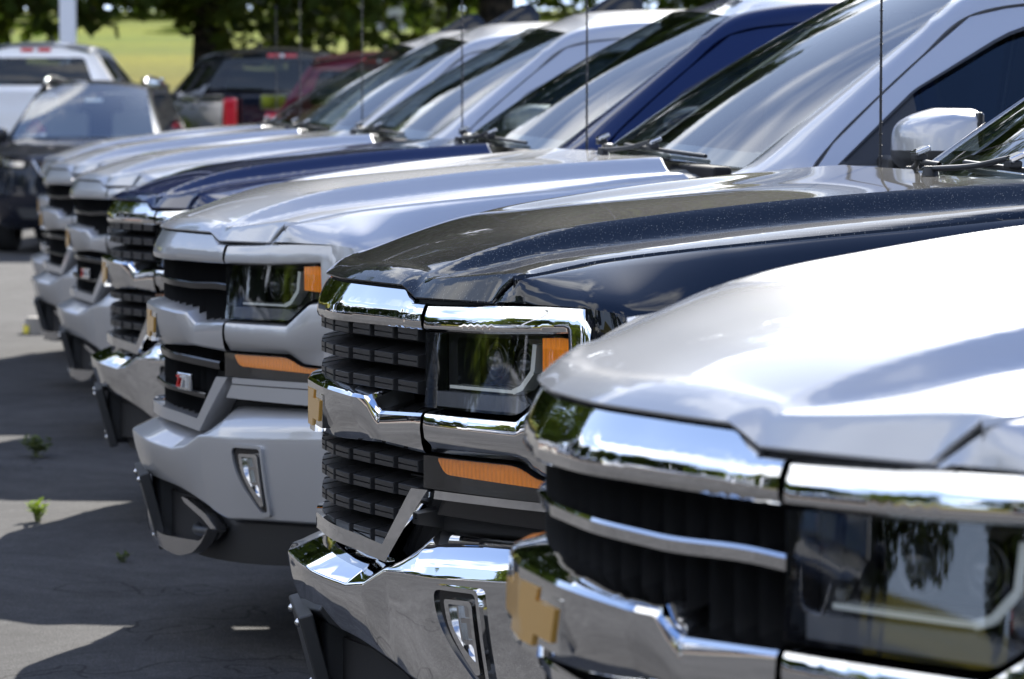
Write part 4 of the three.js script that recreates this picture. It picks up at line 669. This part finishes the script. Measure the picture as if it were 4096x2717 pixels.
// ------------------------------------------------------------------ crossover car (nose towards -x)
const SV = {};
function carShapes() {
  if (SV.shell) return SV;
  const Fs = crv([[0, -0.02], [0.35, 0.0], [0.6, 0.07], [0.78, 0.20], [0.88, 0.40], [0.92, 0.62]]), plan = (z, y, o) => { const a = Math.abs(z), s = Math.min((Fs(a + 0.002) - Fs(a - 0.002)) / 0.004, 3), q = Math.hypot(1, s); return [Fs(a) + o / q, y, z - Math.sign(z) * o * s / q]; };
  const zs = []; for (let i = 0; i <= 60; i++) { const k = i / 30 - 1; zs.push(0.915 * Math.sign(k) * (1 - Math.pow(1 - Math.abs(k), 1.5))); }
  SV.face = loft(zs.map((z) => [[0.10, 0.93], [0.05, 0.915], [0.015, 0.88], [0, 0.82], [-0.01, 0.70], [-0.02, 0.58], [-0.02, 0.50], [0.0, 0.40], [0.04, 0.30], [0.12, 0.24]].map(([o, y]) => plan(z, y, o))), 0.8);
  const hy = (x, z) => crv([[0, 0.89], [0.08, 0.935], [0.3, 0.985], [0.7, 1.045], [1.15, 1.085]])(x) - 0.05 * (z / 0.85) ** 2 + 0.012 * sstep(0.45, 0.6, Math.abs(z)) * sstep(0, 0.4, x);
  SV.hood = loft(zs.filter((z) => Math.abs(z) < 0.86).map((z) => { const r = [], x0 = Fs(Math.abs(z)) + 0.04; for (let i = 0; i <= 16; i++) { const x = lerp(x0, 1.13, i / 16); r.push([x, hy(x, z), z]); } return r; }), 0.8);
  const sz = (x, y) => y < 1.06 ? 0.915 - 0.05 * sstep(0.6, 0.3, y) - 0.02 * sstep(0.95, 1.06, y) - 0.05 * sstep(4.0, 4.6, x) : 0.885 - 0.27 * (y - 1.06) / 0.5 - 0.04 * sstep(3.8, 4.5, x), sm = (x, y, o) => [x, y, sz(x, y) - o];
  const ar = (cx) => Array.from({ length: 15 }, (_, i) => { const a = Math.PI * i / 14; return [cx - 0.39 * Math.cos(a), 0.34 + 0.39 * Math.sin(a)]; });
  SV.side = sheet([[0.42, 1.0], [0.42, 0.36], ...ar(0.92).slice(1), [3.23, 0.26], ...ar(3.64), [4.45, 0.40], [4.58, 0.60], [4.58, 1.06], [1.1, 1.06], [0.7, 1.03]], sm, { step: 0.14 });
  SV.clad = sheet([[1.32, 0.40], [1.32, 0.24], [3.22, 0.24], [3.22, 0.40]], sm, { step: 0.15, off: -0.006, depth: 0.02 });
  const wl = (s) => [1.06 + 0.12 * s * s, 1.085 - 0.02 * s * s, 0.80 * s], wt = (s) => [1.93 + 0.10 * s * s, 1.60 - 0.05 * s * s, 0.60 * s];
  SV.ws = loft(Array.from({ length: 21 }, (_, i) => Array.from({ length: 25 }, (_, j) => { const s = j / 12 - 1, a = wl(s), b = wt(s), t = i / 20, k = 0.02 * Math.sin(Math.PI * t); return [lerp(a[0], b[0], t) - k, lerp(a[1], b[1], t) + k, lerp(a[2], b[2], t)]; })), 4);
  const roofE = crv([[1.93, 1.55], [2.3, 1.585], [3.2, 1.58], [4.2, 1.49], [4.4, 1.46]]);
  SV.roof = loft(Array.from({ length: 25 }, (_, i) => { const t = i / 24; return Array.from({ length: 21 }, (_, j) => { const s = j / 10 - 1, w = wt(s), x = i === 0 ? w[0] : lerp(2.03 - 0.09 * (1 - s * s) * (1 - t), 4.42, t); return [x, (i === 0 ? w[1] : roofE(x) + 0.055 * (1 - s * s)), 0.60 * s * (1 + 0.02 * t)]; }); }), 0.9);
  SV.pillar = loft(Array.from({ length: 40 }, (_, i) => { const t = i / 39, x = lerp(1.15, 4.42, t), a = x < 2.03 ? [x, lerp(1.06, 1.55, (x - 1.15) / 0.88), lerp(0.80, 0.60, (x - 1.15) / 0.88)] : [x, roofE(x), 0.605], bx = x + 0.13 * (1 - sstep(2.0, 2.5, x)), by = x < 2.03 ? lerp(1.04, 1.475, (x - 1.15) / 0.88) : lerp(1.475, 1.50, sstep(2.03, 2.4, x)) - 0.10 * sstep(3.4, 4.42, x); return [a, [(a[0] + bx) / 2, (a[1] + by) / 2 + 0.012, (a[2] + sz(bx, by)) / 2 + 0.014], [bx, by, sz(bx, by) + 0.002]]; }), 0.9);
  SV.glassSide = sheet([[1.32, 1.07], [2.05, 1.47], [2.5, 1.50], [3.6, 1.48], [4.15, 1.40], [4.25, 1.10]], sm, { step: 0.14, off: 0.008 });
  SV.posts = [sheet([[2.52, 1.06], [2.56, 1.50], [2.64, 1.50], [2.62, 1.06]], sm, { off: 0.001 }), sheet([[3.50, 1.06], [3.42, 1.49], [3.52, 1.49], [3.62, 1.06]], sm, { off: 0.001 })];
  SV.back = loft(Array.from({ length: 21 }, (_, j) => { const s = j / 10 - 1; return [[4.42, 1.46 + 0.05 * (1 - s * s), 0.61 * s], [4.50, 1.40 + 0.05 * (1 - s * s), 0.64 * s], [4.60 - 0.03 * s * s, 1.06, 0.80 * s], [4.66 - 0.05 * s * s, 0.95, 0.86 * s], [4.66 - 0.05 * s * s, 0.60, 0.88 * s], [4.58, 0.30, 0.86 * s]]; }), 0.7);
  SV.lamp = sheet(rounded([[0.40, 0.885], [0.60, 0.90], [0.83, 0.965], [0.86, 0.90], [0.72, 0.80], [0.46, 0.80]], 0.03), plan, { step: 0.05, off: -0.006, depth: 0.02 });
  SV.lampIn = sheet(rounded([[0.45, 0.865], [0.62, 0.875], [0.78, 0.925], [0.70, 0.83], [0.48, 0.82]], 0.03), plan, { step: 0.05, off: -0.010, depth: 0.004 });
  SV.grille = sheet(rounded([[-0.36, 0.87], [0.36, 0.87], [0.30, 0.72], [-0.30, 0.72]], 0.03), plan, { step: 0.06, off: -0.010, depth: 0.01 });
  SV.grilleV = [tube([[-0.03, 0.88, 0.37], [-0.045, 0.73, 0.24], [-0.05, 0.71, 0], [-0.045, 0.73, -0.24], [-0.03, 0.88, -0.37]], 0.014, 30, 6)];
  SV.low = sheet(rounded([[-0.62, 0.56], [0.62, 0.56], [0.50, 0.34], [-0.50, 0.34]], 0.04), plan, { step: 0.07, off: -0.008, depth: 0.01 });
  SV.fog = sheet(rounded([[0.60, 0.52], [0.74, 0.54], [0.76, 0.47], [0.62, 0.45]], 0.02), plan, { step: 0.07, off: -0.012, depth: 0.01 });
  SV.rails = tube([[2.15, 1.60, 0.57], [2.28, 1.650, 0.565], [3.2, 1.655, 0.57], [4.05, 1.59, 0.575], [4.2, 1.54, 0.58]], 0.019, 30, 7);
  SV.mirror = box(0.16, 0.14, 0.22, 1.52, 1.10, 1.0, 0.055);
  SV.tail = box(0.12, 0.16, 0.26, 4.58, 0.98, 0.72, 0.04);
  SV.under = [box(4.0, 0.12, 1.6, 2.35, 0.30, 0, 0.03), box(0.9, 0.4, 1.3, 0.75, 0.62, 0, 0.1)];
  SV.dash = box(0.5, 0.14, 1.5, 1.45, 1.02, 0, 0.05); SV.mir = box(0.03, 0.06, 0.22, 1.98, 1.47, 0, 0.02); SV.tagPaper = box(0.005, 0.05, 0.20, 1.90, 1.44, 0.02, 0.002, 0, 0, -0.9);
  SV.seat = join([box(0.5, 0.16, 0.5, 2.3, 0.72, 0, 0.06), box(0.15, 0.62, 0.5, 2.58, 1.02, 0, 0.06, 0, 0, -0.2), box(0.1, 0.17, 0.25, 2.66, 1.38, 0, 0.04)]);
  return SV;
}
const beige = std('pale_seat_cloth', [0.42, 0.40, 0.36], 0.9), charcoal = std('charcoal_paint', [0.010, 0.012, 0.020], 0.4, 0.0, { specularIntensity: 0.04, clearcoat: 1, clearcoatRoughness: 0.02 });
function makeCar(label, paint, pos, turn, group, category = 'car', sc = 1) {
  carShapes(); const t = thing('crossover_car', label, category, pos, turn, group); if (sc !== 1) t.scale.set(1, sc, 1);
  part('nose', SV.face, paint, t); part('hood', SV.hood, paint, t); part('windshield', SV.ws, glass, t); part('roof', SV.roof, paint, t); part('tailgate', SV.back, paint, t);
  part('grille', SV.grille, gloss, t); part('grille_trim', SV.grilleV, chrome, t); part('lower_grille', SV.low, plastic, t); part('underbody', SV.under, dark, t);
  part('dashboard', SV.dash, dash, t); part('rear_view_mirror', SV.mir, plastic, t); part('paper_tag', SV.tagPaper, offWhite, t);
  for (const z of [0.38, -0.38]) part('seat', at(SV.seat.clone(), 0, 0, z), beige, t);
  for (const s of [1, -1]) {
    const f = (g) => s > 0 ? g : flip(g);
    part('body_side', f(SV.side), paint, t); part('cladding', f(SV.clad), plastic, t); part('pillar', f(SV.pillar), paint, t); const w2 = part('side_window', f(SV.glassSide), tint, t); for (const g of SV.posts) part('window_post', f(g), gloss, w2);
    const l = part('headlight', f(SV.lamp), gloss, t); part('reflector', f(SV.lampIn), satin, l); part('fog_light', f(SV.fog), satin, t);
    part('roof_rail', f(SV.rails), satin, t); part('side_mirror', f(SV.mirror), paint, t); part('tail_light', f(SV.tail), red, t);
    for (const x of [0.92, 3.64]) { const w = new THREE.Group(); w.name = 'wheel'; w.position.set(x, 0.34, s * 0.80); w.rotation.y = s > 0 ? 0 : Math.PI; w.scale.setScalar(0.85); t.add(w); part('tyre', shapes().tyre, rubber, w); part('rim', TR.rim, alloy, w); part('brake_disc', TR.hub, plastic, w); }
  }
  return t;
}
makeCar('dark crossover with silver roof rails facing the camera at the left edge', charcoal, [-4.17, 0, -32.0], Math.PI / 2).scale.set(1, 1.01, 0.88);
makePickup('white pickup seen from behind above the dark crossover', { paint: white, simple: true, grille: 'bar', mast: false }, [-5.72, lotY(-42), -45], -Math.PI / 2);
makePickup('black pickup seen from behind under the forked shade tree', { paint: black, simple: true, grille: 'bar', mast: false }, [-3.71, lotY(-41) - 0.04, -44.4], -Math.PI / 2 + 0.25);
makePickup('maroon pickup partly hidden behind the last windshield of the row', { paint: maroon, simple: true, grille: 'bar', mast: false }, [-1.30, 0.07, -37.5], -Math.PI / 2);
makeCar('white hatchback, a strip of its roof showing above the yellow green shrub', white, [-4.75, lotY(-49), -51.5], -Math.PI / 2, undefined, 'car', 0.75);

{ // vehicles across the lane that show in the chrome
  const g = 'vehicles parked across the lane, seen only as reflections', paints = [charcoal, white, white, black, charcoal, white, black, charcoal, white];
  paints.forEach((p, i) => makeCar('crossover parked across the lane, seen only as reflection in chrome', p, [-13.5, 0, -30 + i * 4.0], Math.PI, g).position.set(-12.2 - (i % 2) * 0.4, 0, -32 + i * 4.3));
}
{ // planted islands across the lane: kerb and bark mulch
  const mulch = std('bark_mulch', [0.10, 0.05, 0.03], 0.95), kerb = std('concrete_kerb', [0.26, 0.24, 0.21], 0.9);
  const k = struct('kerb', [box(1.2, 0.28, 34, -10.6, 0, -12, 0.04)], kerb); const m = struct('mulch_bed', [box(0.9, 0.28, 33.6, -10.6, 0.02, -12, 0.03)], mulch);
  const e = thing('kerb_end', 'pale rounded kerb end with yellow paint on the far asphalt', 'kerb', [-2.96, 0, -21.4]);
  part('concrete', [at(new THREE.CylinderGeometry(0.10, 0.115, 0.10, 28, 1, false), 0.0, 0.05, 0), box(0.9, 0.10, 0.20, 0.46, 0.05, 0, 0.02)], kerb, e);
  part('yellow_edge', [at(new THREE.CylinderGeometry(0.116, 0.121, 0.05, 28, 1, true, Math.PI * 1.1, Math.PI * 0.7), 0, 0.027, 0)], std('yellow_paint', [0.62, 0.52, 0.05], 0.7), e);
}
{ // light poles
  const pole = (x, z, y, label, w, group) => { const t = thing('light_pole', label, 'light pole', [x, y, z], 0, group); const wm = std('white_pole_paint', [0.72, 0.73, 0.76], 0.4); part('post', box(w, 9, w, 0, 4.5, 0, 0.012), wm, t); part('foot', [at(new THREE.CylinderGeometry(0.3, 0.32, 0.7, 24), 0, 0.3, 0)], std('pole_concrete', [0.4, 0.39, 0.37], 0.9), t); part('arm', box(1.5, 0.07, 0.07, 0.5, 8.9, 0, 0.02), wm, t); part('lamp_head', box(0.7, 0.12, 0.35, 1.4, 8.92, 0, 0.04), satin, t); };
  pole(-6.30, -48.5, lotY(-48.5), 'white light pole rising behind the white pickup', 0.215);
  for (const [x, z] of [[-24, -12], [-26, 6], [-24, -34]]) pole(x, z, 0, 'white light pole across the lane, seen only as reflection in chrome', 0.16, 'light poles across the lane');
}
{ // shed at the far side of the meadow
  const t = thing('shed', 'small white shed with grey roof at the meadow edge', 'shed', [-4.15, fieldY(-4, -117), -117], 0.2); t.scale.setScalar(0.62);
  part('wall', [box(1.5, 1.3, 1.2, 0, 0.6, 0, 0.02)], std('weathered_white_boards', [0.4, 0.4, 0.42], 0.8), t);
  part('roof', [box(1.1, 0.06, 1.5, -0.42, 1.48, 0, 0.01, 0, 0, 0.55), box(1.1, 0.06, 1.5, 0.42, 1.48, 0, 0.01, 0, 0, -0.55)], std('grey_roof', [0.2, 0.2, 0.22], 0.8), t);
  part('door', [box(0.4, 0.8, 0.04, 0.1, 0.4, 0.61, 0.01)], plastic, t);
}

renderer.render(scene, camera);
